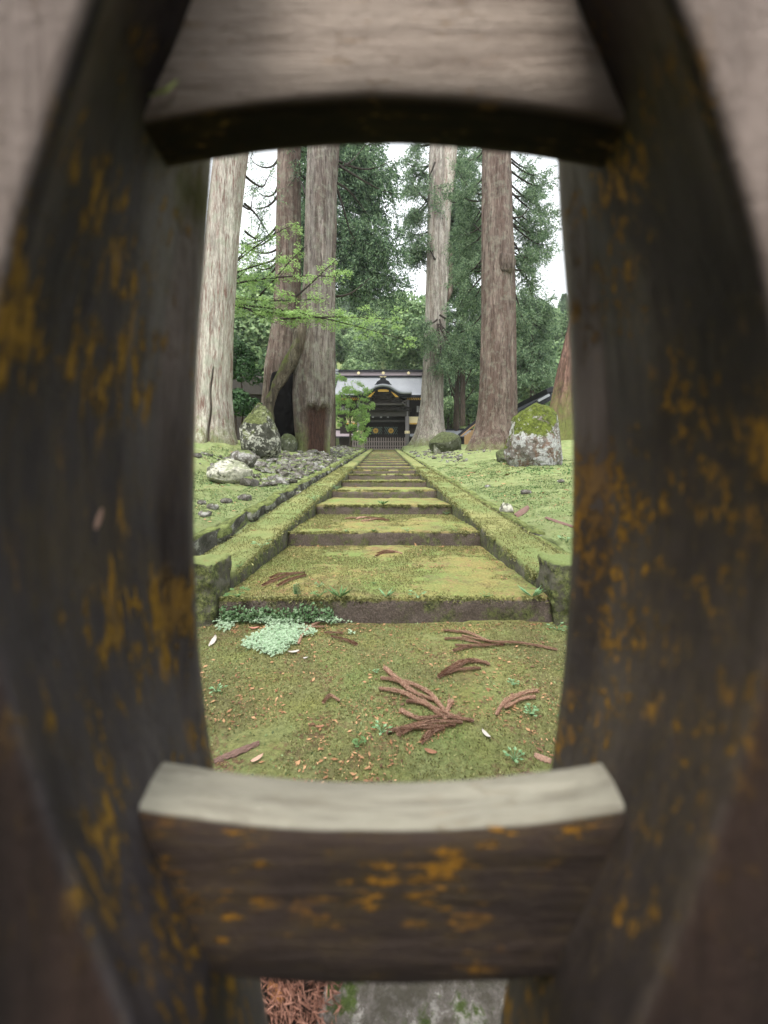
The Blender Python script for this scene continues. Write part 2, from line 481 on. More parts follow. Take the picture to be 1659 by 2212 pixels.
def m_timber(name, axis, inner, inner_d, face, face_d, lich=0.5, lichcol=(0.32, 0.155, 0.02), moss=0.0, streak=0.25, lsc=1.0, facez=None, top=False, lich_in=1.0, bare=None):
    """weathered squared timber, outer faces painted as lit, inner ones as shaded; crusts of orange lichen"""
    s = NT(name)
    st = [1, 1, 1]; st[axis] = 0.07
    c = s.obj(tuple(st)); o = s.obj(); sl = [1, 1, 1]; sl[axis] = streak
    ol = s.obj(tuple(sl))
    g = s.noise(c, 150, 6, 0.7, 0.5)
    g2 = s.noise(c, 38, 5, 0.6, 0.4)
    cloud = s.ramp(s.noise(ol, 16, 6, 0.6), [(0.36, 0), (0.64, 1)])
    a = s.mix(s.math('MULTIPLY', s.math('ADD', g2, cloud), 0.5), inner_d, inner)
    N = s.sep(s.n('NewGeometry').outputs['Normal'])
    b = s.mix(s.math('MULTIPLY', s.math('ADD', g2, cloud), 0.5), face_d, face)
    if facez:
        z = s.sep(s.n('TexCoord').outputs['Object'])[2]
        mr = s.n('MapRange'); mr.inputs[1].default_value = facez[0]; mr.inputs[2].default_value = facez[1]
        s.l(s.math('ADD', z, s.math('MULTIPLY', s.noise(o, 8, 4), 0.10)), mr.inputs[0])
        b = s.mix(mr.outputs[0], s.mix(cloud, (0.008, 0.006, 0.005), (0.034, 0.020, 0.015)), b)  # lower front faces painted dark for the viewer's shadow
    fm = s.ramp(s.math('ABSOLUTE', N[1]), [(0.25, 0), (0.85, 1)]) if not top else s.ramp(N[2], [(0.45, 0), (0.75, 1)])  # pale on lit faces, dark on shaded ones: light put into the colour
    if facez:      # sky light painted pale along the far arris, more so higher up
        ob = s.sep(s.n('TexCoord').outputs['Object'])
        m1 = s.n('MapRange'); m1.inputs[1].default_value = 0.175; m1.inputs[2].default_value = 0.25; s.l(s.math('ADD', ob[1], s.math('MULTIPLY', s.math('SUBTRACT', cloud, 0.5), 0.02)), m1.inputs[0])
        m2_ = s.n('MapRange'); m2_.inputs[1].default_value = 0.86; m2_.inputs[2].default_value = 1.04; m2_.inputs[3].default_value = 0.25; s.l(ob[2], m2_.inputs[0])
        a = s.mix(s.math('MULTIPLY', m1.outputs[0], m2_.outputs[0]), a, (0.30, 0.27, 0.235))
    col = s.mix(fm, a, b)
    col = s.mix(s.ramp(g, [(0.36, 0.5), (0.50, 0)]), col, s.mix(1.0, col, (0.4, 0.36, 0.34), 'MULTIPLY'))
    if lich:
        big = s.noise(o, 20, 4, 0.6)
        l1 = s.noise(ol, 270 * lsc, 6, 0.75, 0.15)
        sm = s.math('ADD', l1, s.math('MULTIPLY', s.math('SUBTRACT', big, 0.5), 0.75))
        mk = s.ramp(sm, [(0.725 - lich * 0.13, 0), (0.765 - lich * 0.13, 1)])
        if bare:       # a worn bare band without crusts
            zz = s.sep(s.n('TexCoord').outputs['Object'])[2]
            dz = s.math('ADD', s.math('ABSOLUTE', s.math('SUBTRACT', zz, bare[0])), s.math('MULTIPLY', s.math('SUBTRACT', s.noise(o, 14, 3), 0.5), 0.06))
            mk = s.math('MULTIPLY', mk, s.ramp(s.math('MULTIPLY', dz, 10.0), [(bare[1] * 10, 0), (bare[1] * 10 + 0.12, 1)]))
        lc = s.mix(s.noise(o, 120, 3), tuple(v * 0.5 for v in lichcol), tuple(v * 1.25 for v in lichcol))
        if lich_in != 1.0: mk = s.math('MULTIPLY', mk, s.math('SUBTRACT', 1.0, s.math('MULTIPLY', fm, 1 - lich_in)))
        col = s.mix(s.math('MULTIPLY', mk, 0.85), col, lc)
        # faint greenish-brown bloom round the crusts
        dots = s.math('MULTIPLY', s.ramp(s.noise(ol, 150 * lsc, 4, 0.6), [(0.60, 0), (0.66, 1)]), s.ramp(big, [(0.45, 0), (0.6, 0.8)]))
        col = s.mix(s.math('MULTIPLY', dots, s.math('SUBTRACT', 1.0, s.math('MULTIPLY', fm, 1 - lich_in))), col, lc)
        bl = s.ramp(sm, [(0.45, 0), (0.62, 1)])
        col = s.mix(s.math('MULTIPLY', s.math('MULTIPLY', bl, 0.25), s.math('SUBTRACT', 1.0, s.math('MULTIPLY', fm, 0.8))), col, (0.11, 0.075, 0.02))
    if moss:
        mm = s.ramp(s.math('ADD', s.attr(), s.math('MULTIPLY', s.noise(ol, 40, 7, 0.72), 0.9)), [(0.84, 0), (0.99, 1)])
        col = s.mix(s.math('MULTIPLY', mm, moss), col, s.mix(s.noise(o, 90, 4), (0.022, 0.026, 0.006), (0.10, 0.09, 0.012)))
    h_ = s.math('ADD', g, s.math('MULTIPLY', s.noise(o, 110, 5, 0.7), 0.5))
    if lich: h_ = s.math('ADD', h_, s.math('MULTIPLY', mk, 0.9))
    s.bump(h_, 0.8, 0.003)
    return s.done(col, 0.85)


M = {}
M['ground'] = m_moss_ground(); M['step'] = m_step(); M['kerb'] = m_kerb()
M['bark_pale'] = m_bark('pale_bark', (0.46, 0.40, 0.345), (0.54, 0.50, 0.43), (0.17, 0.085, 0.065), mossz=(-0.4, 2.6), lichen=0.45, mossamt=0.65, ridge=30)
M['bark_red'] = m_bark('red_brown_bark', (0.135, 0.092, 0.074), (0.20, 0.155, 0.128), (0.042, 0.026, 0.02), mossz=(-0.6, 1.9), mossamt=0.6, lichen=0.22, ridge=19)
M['bark_grey'] = m_bark('grey_bark', (0.155, 0.12, 0.10), (0.25, 0.22, 0.195), (0.05, 0.036, 0.03), mossz=(-0.2, 3.0), lichen=0.3, ridge=20)
M['bark_light'] = m_bark('light_bark', (0.25, 0.205, 0.175), (0.40, 0.37, 0.33), (0.10, 0.08, 0.065), mossz=(-0.2, 3.2), lichen=0.3, ridge=16)
M['bark_dark'] = m_bark('dark_bark', (0.085, 0.065, 0.05), (0.12, 0.09, 0.07), (0.03, 0.022, 0.018), mossz=(-1, 1.0), mossamt=0.4)
M['twig'] = m_plain('twig_bark', (0.035, 0.028, 0.022), 0.9, 0.3, 20)
M['cedar'] = m_leaf('cedar_foliage', (0.065, 0.125, 0.065), (0.22, 0.32, 0.165), 0.25, (0.012, 0.028, 0.018))
M['cedar_soft'] = m_leaf('cedar_foliage_soft', (0.115, 0.19, 0.10), (0.265, 0.36, 0.20), 0.35, (0.035, 0.07, 0.045))
M['maple'] = m_leaf('maple_leaves', (0.24, 0.40, 0.11), (0.42, 0.57, 0.22), 0.5)
M['maple_far'] = m_leaf('maple_leaves_fresh', (0.30, 0.48, 0.13), (0.52, 0.68, 0.26), 0.5, (0.14, 0.27, 0.06))
M['leaf_mid'] = m_leaf('broadleaf_mid', (0.12, 0.20, 0.09), (0.27, 0.38, 0.17), 0.35, (0.035, 0.075, 0.035))
M['leaf_light'] = m_leaf('broadleaf_light', (0.20, 0.31, 0.14), (0.38, 0.49, 0.25), 0.35, (0.06, 0.12, 0.05))
M['leaf_pale'] = m_leaf('broadleaf_pale', (0.26, 0.36, 0.20), (0.48, 0.55, 0.34), 0.3, (0.15, 0.25, 0.12))
M['leaf_dark'] = m_leaf('evergreen_leaves', (0.022, 0.06, 0.022), (0.06, 0.12, 0.04), 0.15)

# ------------------------------------------------------------------ the lie of the land
Y0, D, RISE, NS = 2.25, 1.6, 0.1445, 22
TOP = RISE * NS
YTOP = Y0 + D * (NS - 1)


def railz(Y):
    return 0.235 + 0.0903 * (np.clip(Y, 2.42, YTOP + 0.3) - 2.42)


MOUNDS = [(-5.3, 11.8, 1.6, 0.35), (-3.2, 16.0, 2.0, 0.15), (6.3, 20.5, 2.2, 0.30), (3.7, 33.2, 2.6, 0.55), (7.9, 15.5, 2.2, 0.3), (3.4, 10.2, 1.0, 0.10),
          (-4.2, 7.6, 1.3, 0.25)]


def G(x, y):
    """height of the mossy banks and everything beyond the stair"""
    x = np.asarray(x, float); y = np.asarray(y, float)
    ax = np.abs(x)
    base = railz(y)
    q = np.stack([x, y, np.zeros_like(x)], -1)
    n1 = fbm(q * 0.7, 3, 4); n2 = fbm(q * 3.1, 5, 4); n3 = fbm(q * 11.0, 8, 3)
    left = base + 0.03 + 0.14 * np.clip(ax - 1.62, 0, 6) + 0.05 * np.clip(ax - 7.6, 0, 60)
    right = base - 0.07 + 0.10 * np.clip(ax - 1.55, 0, 6) + 0.05 * np.clip(ax - 7.5, 0, 60)
    bank = np.where(x < 0, left, right) + 0.09 * n1 * np.clip((ax - 1.7) / 1.5, 0, 1) + 0.035 * n2 + 0.022 * n3 + 0.05 * np.clip(fbm(q * 1.7, 14, 3) * 2.2, -.3, 1) * np.clip((ax - 1.8) / .6, 0, 1)
    # bank climbs a little slower than the stair side
    far = np.clip((y - 30) / 8, 0, 1)
    bank = bank * (1 - far) + (TOP + 0.06 + 0.04 * n1 + 0.03 * np.clip(ax - 5, 0, 40)) * far
    gut_edge = np.where(x < 0, 1.62, 1.53)
    gz = base - np.where(x < 0, 0.11, 0.17) + 0.012 * n2
    k = np.clip((ax - gut_edge - 0.02 * n2) / 0.06, 0, 1)
    z = gz * (1 - k) + bank * k
    z = np.where(ax < 1.30, base - 0.35, z)
    for mx, my, mr, mh in MOUNDS:
        d2 = ((x - mx) ** 2 + (y - my) ** 2) / mr ** 2
        z = z + mh * np.exp(-d2 * 1.6) * (ax > 1.7)
    # level path before the stair
    front = 0.012 * n2 + 0.015 * n1 + 0.009 * n3
    kf = np.clip((y - 2.30) / 0.12, 0, 1)
    z = front * (1 - kf) + z * kf
    # landing and the wooded hill behind
    land = np.clip((y - YTOP) / 0.25, 0, 1) * (ax < 3.0)
    z = z * (1 - land) + (TOP - 0.01 + 0.01 * n2) * land
    z = z + np.clip(y - 52, 0, 95) * (0.60 - 0.20 * np.clip((x - 6) / 18, 0, 1))
    z = z + np.clip(y - 26, 0, 60) * 0.15 * np.clip((ax - 20) / 14, 0, 1)
    return z


def surf(x, y):
    if abs(x) < 1.0 and y >= Y0 and y < YTOP + 0.4:
        return RISE * (min(int((y - Y0) / D), NS - 1) + 1)
    if abs(x) < 1.38 and y > 2.42 and y < YTOP:
        return float(railz(y))
    return float(G(x, y))


_HY = np.geomspace(0.35, 130, 1400)


def surf_v(x, y):
    z = G(x, y)
    ax = np.abs(x)
    st = (ax < 1.0) & (y >= Y0) & (y < YTOP + 0.4)
    z = np.where(st, RISE * (np.minimum(np.floor((y - Y0) / D), NS - 1) + 1), z)
    return np.where((ax >= 1.0) & (ax < 1.38) & (y > 2.42) & (y < YTOP), railz(y), z)


def hit(px, py, y0=0.4):
    """where the sight line through a photograph position meets the ground"""
    lo, hi = 0.35, 130.0
    for rnd in range(2):
        yy = np.geomspace(lo, hi, 260 if rnd == 0 else 24)
        x = (px - CX) * yy / F; z = EYE - (py - HY) * yy / F
        k = np.nonzero(z <= surf_v(x, yy))[0]
        if len(k) == 0: return P(px, py, 40)
        k = k[0]
        hi = yy[k]; lo = yy[max(k - 1, 0)]
    return Vector((x[k], yy[k], float(surf_v(x[k:k + 1], yy[k:k + 1])[0])))


# terrain sheet
ys = np.concatenate([np.linspace(-6, 0.2, 10), np.linspace(0.3, 2.28, 110), np.linspace(2.30, 2.44, 6), np.geomspace(2.5, 60, 360), np.geomspace(62, 600, 40)])
xh = np.concatenate([np.linspace(0, 1.28, 60), np.linspace(1.31, 1.48, 8), np.linspace(1.50, 1.74, 22), np.geomspace(1.78, 12, 130), np.geomspace(12.6, 420, 30)])
xs = np.concatenate([-xh[::-1], xh[1:]])
XX, YY = np.meshgrid(xs, ys)
ZZ = G(XX, YY)
V = np.stack([XX, YY, ZZ], -1).reshape(-1, 3)
nx = len(xs)
i, j = np.meshgrid(np.arange(len(ys) - 1), np.arange(nx - 1), indexing='ij')
Q = np.stack([i * nx + j, i * nx + j + 1, (i + 1) * nx + j + 1, (i + 1) * nx + j], -1).reshape(-1, 4)
tag(link('ground', mesh_np('ground', V, Q), M['ground']), kind='structure')

# ------------------------------------------------------------------ wooden gate the camera looks through
DF, DN, DR, DRB = 0.240, 0.113, 0.163, 0.190
farL = ([355, 480, 650, 900, 1150, 1400, 1650, 1880, 2110, 2212], [362, 380, 398, 411, 417, 405, 370, 312, 238, 222])
farR = ([360, 500, 700, 1000, 1200, 1350, 1655, 1880, 2115, 2212], [362, 386, 402, 410, 410, 398, 365, 310, 238, 220])
nearL = ([-600, -300, 0, 250, 500, 800, 1100, 1350, 1600, 1830, 2212, 2500, 2800], [420, 535, 642, 745, 832, 895, 915, 890, 832, 765, 556, 445, 360])
nearR = ([-600, -300, 0, 200, 420, 800, 1100, 1350, 1600, 1900, 2212, 2500, 2800], [420, 535, 640, 730, 815, 890, 915, 890, 832, 715, 555, 445, 360])
gate = thing('timber_gate', 'dark weathered timber gate with orange lichen framing the whole view', 'gate', (0, 0, 0))


def smooth_curve(tab):
    ysn, xsn = tab
    return lambda q: np.interp(q, ysn, xsn)


def post(side, tf, tn, mat):
    ff, fn = smooth_curve(tf), smooth_curve(tn)
    hs = np.linspace(-EYE, 1.1, 260)
    af = np.array([ff(HY - F * h / DF) * (DF - 0.021) / F for h in hs])
    an = np.array([fn(HY - F * h / DN) * DN / F for h in hs])
    k = np.ones(21) / 21
    pad = lambda a: np.convolve(np.pad(a, 10, mode='edge'), k, 'valid')
    af, an = pad(af), pad(an)
    V, A = [], []
    rf, rn = 0.026, 0.004
    sec = 0
    for h, a, b in zip(hs, af, an):
        out = 0.245
        ring = [(out, DF)]
        for t in np.linspace(0, 90, 7):          # rounded far arris
            ring.append((a + rf - rf * math.sin(R(t)), DF - rf + rf * math.cos(R(t))))
        for u in np.linspace(0.06, 0.94, 12):
            y = (DF - rf) * (1 - u) + (DN + rn) * u
            ring.append((b + (a - b) * (y - DN) / (DF - DN) + 0.013 * max(0, min(1, (0.215 - abs(h)) / 0.055)) * math.sin(math.pi * (y - DN) / (DF - DN)), y))
        for t in np.linspace(0, 90, 4):
            ring.append((b + rn - rn * math.cos(R(t)), DN + rn - rn * math.sin(R(t))))
        ring.append((out, DN))
        sec = len(ring)
        for (x, y) in ring:
            V.append((side * x, y, EYE + h))
            # moss gathers high on the inner face by the upper rail, and low down
            A.append(max(0, 1 - abs(h - 0.16) / 0.075) * 0.66 * (1 if side < 0 else 0.25) * max(0, min(1, 1.8 * (y - DN) / (DF - DN) - 0.5)) + min(.36, max(0, (-0.19 - h) / 0.1) * 0.36))
    V = np.array(V); n = len(hs)
    d = fbm(V * np.array([60, 60, 9.0]), 4, 4) * 0.0013
    V[:, 0] -= side * d
    Q = []
    for i in range(n - 1):
        for j in range(sec):
            q = (i * sec + j, i * sec + (j + 1) % sec, (i + 1) * sec + (j + 1) % sec, (i + 1) * sec + j)
            Q.append(q if side < 0 else q[::-1])
    caps = [list(range(sec)), [(n - 1) * sec + k for k in range(sec)]]
    if side < 0: caps[0] = caps[0][::-1]
    else: caps[1] = caps[1][::-1]
    return mesh_np('post', V, [np.array(Q), np.array([caps[0]]), np.array([caps[1]])], True, np.clip(A, 0, 1))


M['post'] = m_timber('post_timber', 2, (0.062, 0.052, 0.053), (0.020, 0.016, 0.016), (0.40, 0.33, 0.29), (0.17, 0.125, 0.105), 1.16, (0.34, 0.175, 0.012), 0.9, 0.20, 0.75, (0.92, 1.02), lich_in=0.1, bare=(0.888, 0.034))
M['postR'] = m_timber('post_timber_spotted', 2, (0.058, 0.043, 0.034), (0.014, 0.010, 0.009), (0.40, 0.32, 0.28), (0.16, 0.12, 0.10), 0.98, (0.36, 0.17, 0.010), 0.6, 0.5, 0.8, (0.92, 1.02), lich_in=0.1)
M['railtop'] = m_timber('upper_rail_timber', 0, (0.020, 0.015, 0.012), (0.008, 0.006, 0.005), (0.49, 0.40, 0.335), (0.36, 0.28, 0.225), 0.75, (0.42, 0.24, 0.09), 0, 0.3, lich_in=0.5)
M['railbot'] = m_timber('lower_rail_timber', 0, (0.066, 0.045, 0.035), (0.014, 0.010, 0.008), (0.36, 0.34, 0.27), (0.11, 0.10, 0.08), 0.80, (0.40, 0.175, 0.008), 0, 0.25, 0.8, top=True, lich_in=0.1)
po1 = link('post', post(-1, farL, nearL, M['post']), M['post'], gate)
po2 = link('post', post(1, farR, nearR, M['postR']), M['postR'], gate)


def rail(hmid, sag, height, mat, y0=DR, y1=DRB, up=True, b=0.002):
    n = 60
    V = []
    for x in np.linspace(-0.16, 0.16, n):
        s = sag * (x / 0.104) ** 2
        z0 = EYE + hmid - s; z1 = z0 + height
        ring = [(y0, z0 + b), (y0 + b, z0)] + [(y0 + b + (y1 - y0 - 2 * b) * u, z0) for u in (0.25, 0.5, 0.75)] + [(y1 - b, z0), (y1, z0 + b), (y1, z1 - b), (y1 - b, z1)]
        ring += [(y1 - b + (y0 - y1 + 2 * b) * u, z1) for u in (0.25, 0.5, 0.75)] + [(y0 + b, z1), (y0, z1 - b)] + [(y0, z1 - b - (height - 2 * b) * u) for u in (0.2, 0.4, 0.6, 0.8)]
        V += [(x, y, z) for y, z in ring]
    m = len(ring); V = np.array(V)
    V[:, 1] += fbm(V * np.array([14, 60, 60]), 8, 4) * 0.0010
    V[:, 2] += fbm(V * np.array([14, 60, 60]), 6, 4) * 0.0008
    Q = [(i * m + j, (i + 1) * m + j, (i + 1) * m + (j + 1) % m, i * m + (j + 1) % m) for i in range(n - 1) for j in range(m)]
    Q = np.array(Q)
    return link('rail', mesh_np('rail', V, Q[:, ::-1]), mat, gate)


rail(0.1665, 0.0105, 0.085, M['railtop'])
rail(-0.2270, -0.009, 0.0700, M['railbot'])
rail(0.57, 0, 0.07, M['railtop'])
rail(-0.62, 0, 0.07, M['railbot'])

# small things stuck to the timbers
def curl_leaf(name, pts, wid, mat, label, cat='leaf'):
    pts = [Vector(p) for p in pts]
    V = []
    for i, p in enumerate(pts):
        t = i / (len(pts) - 1)
        d = (pts[min(i + 1, len(pts) - 1)] - pts[max(i - 1, 0)]).normalized()
        s = d.cross(Vector((0, 1, 0.15))).normalized() * wid * (math.sin(math.pi * min(max(t, 0.06), 0.94)) ** 0.6)
        nrm = s.cross(d).normalized() * wid * 0.5
        V += [p - s, p - s * 0.5 + nrm * 0.6, p + nrm * 0.8, p + s * 0.5 + nrm * 0.6, p + s]
    Q = [(i * 5 + k, i * 5 + k + 1, (i + 1) * 5 + k + 1, (i + 1) * 5 + k) for i in range(len(pts) - 1) for k in range(4)]
    return tag(link(name, mesh_np(name, np.array([tuple(v) for v in V]), np.array(Q)), mat), label, cat)


M['lf_green'] = m_plain('yellow_green_leaf', (0.42, 0.45, 0.16), 0.7, 0.15)
M['lf_tan'] = m_plain('dry_leaf', (0.42, 0.27, 0.20), 0.8, 0.3)
M['lf_brown'] = m_plain('brown_leaf', (0.24, 0.12, 0.07), 0.8, 0.3)
M['lf_grey'] = m_plain('grey_leaf', (0.44, 0.40, 0.36), 0.8, 0.25)
curl_leaf('leaf', [P(322, 208, .160), P(340, 200, .159), P(358, 196, .158), P(372, 184, .159), P(384, 172, .160)], 0.0011, M['lf_green'], 'small curled yellow-green leaf at the left end of the upper rail')
curl_leaf('dry_leaf', [P(1332, 622, .205), P(1326, 650, .203), P(1330, 678, .201), P(1342, 692, .200), P(1358, 700, .199)], 0.0016, M['lf_tan'], 'dry pinkish leaf stuck to the right gate post')
curl_leaf('dry_leaf', [P(221, 1098, .160), P(216, 1115, .159), P(211, 1130, .158), P(207, 1144, .158)], 0.0013, M['lf_tan'], 'small pale petal-like leaf stuck to the left gate post')
curl_leaf('dry_leaf', [P(1592, 672, .146), P(1606, 686, .146), P(1614, 704, .146), P(1622, 722, .146)], 0.0010, M['lf_brown'], 'thin brown leaf low in the shade of the right gate post')

# ------------------------------------------------------------------ the stair
stair = thing('stone_stair', 'long straight flight of moss covered stone steps climbing to the temple gate', 'stairs', (0, Y0, 0))
for k in range(NS):
    y0 = Y0 + D * k; z1 = RISE * (k + 1)
    dep = D + 0.10 if k < NS - 1 else 1.0
    seg = (72, 40, 9) if k < 2 else ((30, 16, 4) if k < 8 else (14, 6, 3))
    V, Q = rbox(2.04, dep, 0.30, seg, 0.030, 0.016, 2.2, k, 0.014 if k < 8 else 0.004, 13)
    V[:, 2] += 0.018 * fbm(V * np.array([1.3, 1.3, 0]) + k * 5, 12, 3)
    o = link('step', mesh_np('step', V, Q), M['step'], stair, (0, dep / 2 + D * k + random.uniform(-0.015, 0.015), z1 - 0.15))
# kerbs along both sides, in lengths
for s in (-1, 1):
    y = 2.42; kk = 0
    while y < YTOP + 0.3:
        L = min(random.uniform(1.5, 2.1) * (1 if y < 14 else 1.6), YTOP + 0.35 - y)
        if L < 0.3: break
        seg = (8, 30, 6) if y < 8 else (5, 14, 3)
        V, Q = rbox(0.38, L - 0.004, 0.42, seg, 0.032, 0.014, 2.6, kk + 50 * (s > 0), 0.012 if y < 12 else 0.004, 12)
        zz = 0.0903 * V[:, 1]
        V[:, 2] += zz
        ym = y + L / 2
        link('kerb_stone', mesh_np('kerb_stone', V, Q), M['kerb'], stair, (s * 1.19 + random.uniform(-.006, .006), ym - Y0, float(0.235 + 0.0903 * (ym - 2.42)) - 0.21))
        y += L; kk += 1
# end blocks
for s, lab in ((-1, 'square mossy end block at the foot of the left kerb'), (1, 'square mossy end block at the foot of the right kerb, its face part bare')):
    V, Q = rbox(0.52, 0.25, 0.50, (44, 22, 44), 0.028, 0.024, 3.6, 70 + s, 0.018, 17)
    b = link('end_block', mesh_np('end_block', V, Q), M['kerb'], stair, (s * 1.262, 0.055, 0.125))

# ------------------------------------------------------------------ bank edge stones
M['edge'] = m_rock('edge_stone', lichen=0.35, moss=0.95, base=(0.075, 0.07, 0.06), mossth=0.25, mosscol=(0.13, 0.155, 0.045), lc=(0.36, 0.36, 0.31))
M['rubble'] = m_rock('grey_rubble', lichen=0.45, moss=0.85, base=(0.12, 0.11, 0.10), mossth=0.78, lc=(0.42, 0.41, 0.38))
edge_meshes = []
for k in range(6):
    V, Q = rbox(0.13, 0.40, 0.20, (6, 12, 8), 0.022, 0.035, 4.0, 90 + k, 0.02, 17)
    edge_meshes.append(mesh_np('edge_stone', V, Q))
for s, nm in ((-1, 'left'), (1, 'right')):
    row = thing('stone_edging', 'rough mossy stone edging holding the %s bank beside the stair gutter' % nm, 'edging', (s * 1.64, 2.5, 0))
    y = 2.5
    while y < 34:
        L = random.uniform(0.35, 0.95) * (1 if y < 12 else 1.6)
        x = s * (1.645 if s < 0 else 1.56)
        ztop = float(railz(y + L / 2)) + (0.035 if s < 0 else -0.06)
        if not (s > 0 and 4.6 < y < 5.0):
            o = link('edge_stone', random.choice(edge_meshes), M['edge'], row)
            o.location = (x - s * 1.64 + random.uniform(-.02, .02), y + L / 2 - 2.5, ztop - 0.085 + random.uniform(-.02, .015))
            o.rotation_euler = (R(5) + random.uniform(-.06, .06), random.uniform(-.15, .15), random.uniform(-.12, .12))
            o.scale = (1, 1.06 * L / 0.40, random.uniform(0.8, 1.05))
        y += L

# ------------------------------------------------------------------ boulders and stones
M['boulder_w'] = m_rock('white_lichen_boulder', lichen=0.95, moss=0.55, base=(0.13, 0.13, 0.10), mossth=0.75, lc=(0.62, 0.60, 0.50))
M['boulder_b'] = m_rock('big_lichen_boulder', lichen=0.62, moss=0.9, base=(0.05, 0.05, 0.04), mossth=0.30, mosscol=(0.085, 0.10, 0.03), lc=(0.50, 0.50, 0.42))
M['boulder_c'] = m_rock('capped_boulder', lichen=0.78, moss=1.0, rust=0.45, base=(0.13, 0.115, 0.105), mossth=0.16, mosscol=(0.085, 0.105, 0.018), lc=(0.50, 0.50, 0.49))
M['boulder_m'] = m_rock('mossy_boulder', lichen=0.15, moss=0.9, base=(0.07, 0.075, 0.05), mossth=0.05, mosscol=(0.08, 0.095, 0.04), lc=(0.40, 0.40, 0.36))


def boulder(name, foot, wpx, hpx, mat, label, seed, depth=0.9, sub=5, amp=0.18, taper=0.0, tilt=0.0, sink=0.16, facet=0.35, rz=0.0):
    p = hit(*foot)
    k = p.y / F
    wd, ht = wpx * k, hpx * k / (1 - sink)
    p.y += wd * depth * 0.4
    me = rock_mesh(name, wd, wd * depth, ht, seed, sub, amp, facet=facet, taper=taper)
    o = link(name, me, mat, None, (p.x, p.y, p.z + ht * (0.5 - sink)), (0, tilt, rz))
    return tag(o, label, 'rock')


boulder('boulder', (486, 1045), 100, 54, M['boulder_w'], 'rounded boulder white with lichen resting on the mossy left bank', 11, sub=5, tilt=0.1, amp=0.34, facet=0.8)
boulder('boulder', (550, 988), 98, 118, M['boulder_b'], 'tall blocky boulder streaked with lichen between the pale trunk and the hollow cedar', 23, sub=5, taper=0.22, amp=0.46, facet=1.2, rz=1.9)
boulder('boulder', (1174, 1006), 122, 148, M['boulder_c'], 'upright boulder with a green moss cap, white lichen and rust patches', 36, sub=6, taper=0.15, amp=0.36, facet=1.0, rz=2.4)
boulder('boulder', (968, 978), 78, 48, M['boulder_m'], 'squat flat-topped mossy boulder behind the small stone marker', 44, sub=5, facet=1.0, amp=0.10)
boulder('boulder', (1095, 998), 36, 34, M['boulder_m'], 'small round moss-covered rock left of the capped boulder', 53, sub=4)
boulder('boulder', (618, 975), 40, 42, M['boulder_m'], 'dark mossy rock in the mouth of the hollow cedar', 58, sub=4)
boulder('boulder', (516, 1003), 62, 34, M['rubble'], 'grey half-buried rock just behind the white boulder', 61, sub=4, facet=0.8)
boulder('boulder', (712, 950), 24, 38, M['boulder_w'], 'pale upright rock at the right foot of the hollow cedar', 67, sub=4, facet=0.8)
boulder('boulder', (530, 862), 60, 60, M['boulder_b'], 'dark rock in shade above the tall blocky boulder', 68, sub=4)
boulder('boulder', (1098, 1112), 30, 26, M['boulder_w'], 'pale rock wedged in a break of the right stone edging', 69, sub=4, facet=0.9)
loose = [(437, 1117, 28, 'dark flat stone at the lower left of the mossy bank'), (455, 1100, 26, 'flat grey slab, larger of two lying by the left post edge'), (432, 1090, 20, 'small grey stone behind the flat slab'),
         (486, 1088, 24, 'pale low stone between the slab and the square stone'), (525, 1082, 30, 'angular square grey stone on the left bank'), (575, 1050, 24, 'grey stone above the angular square stone'),
         (590, 1045, 18, 'small pale stone resting against the grey stone'), (640, 1070, 22, 'white chalky stone on the left edging'), (612, 1030, 30, 'broad dark flat stone in the rubble'),
         (1140, 1068, 22, 'pale flattish stone sunk in the right bank moss'), (1215, 1043, 16, 'small light stone near the ridge of moss on the right'), (450, 1168, 40, 'broad pale stone capping the left bank edge by the post'),
         (1055, 1053, 12, 'tiny brown stone alone on the right bank')]
for k, (px, py, wp, lab) in enumerate(loose):
    boulder('loose_stone', (px, py), wp * 1.15, wp * 0.55, M['rubble'], lab, 100 + k, sub=3, facet=2.6, amp=0.25, rz=k, sink=0.30).data.polygons.foreach_set('use_smooth', [False] * 1280)

# stone marker
p = hit(945, 979); k = p.y / F
V, Q = rbox(15 * k, 6 * k, 24 * k, (8, 4, 10), 1.6 * k, 0.02, 6, 5)
tag(link('stone_marker', mesh_np('stone_marker', V, Q), m_rock('marker_stone', lichen=0.3, moss=0.5, base=(0.17, 0.17, 0.13), mossth=0.7), None, (p.x, p.y, p.z + 11 * k)), 'small upright stone marker with a rounded top before the squat boulder', 'marker')


def stones_stuff(name, areas, smin, smax, mat, seed):
    rg = np.random.default_rng(seed)
    base = []
    for k in range(5):
        me = rock_mesh('tmp', 1, 1, 0.6, 200 + k, 1, 0.2, facet=1.0)
        v = np.zeros(len(me.vertices) * 3, np.float32); me.vertices.foreach_get('co', v)
        f = np.zeros(len(me.polygons) * 3, np.int32); me.polygons.foreach_get('vertices', f)
        base.append((v.reshape(-1, 3), f.reshape(-1, 3))); bpy.data.meshes.remove(me)
    mb = MB()
    for (x0, x1, ya, yb, n) in areas:
        for _ in range(n):
            y = rg.uniform(ya, yb); x = rg.uniform(x0, x1)
            sz = rg.uniform(smin, smax) * (0.6 + rg.random() ** 3 * 1.6)
            v, f = base[rg.integers(5)]
            e = np.array(Euler((rg.normal() * .3, rg.normal() * .3, rg.uniform(0, 6.3))).to_matrix())
            v = (v * sz * np.array([1, rg.uniform(.6, 1), rg.uniform(.5, 1)])) @ e.T
            mb.add(v + np.array([x, y, float(G(x, y)) + sz * 0.12]), None, f)
    o = mb.build(name, mat, smooth=False)
    return o


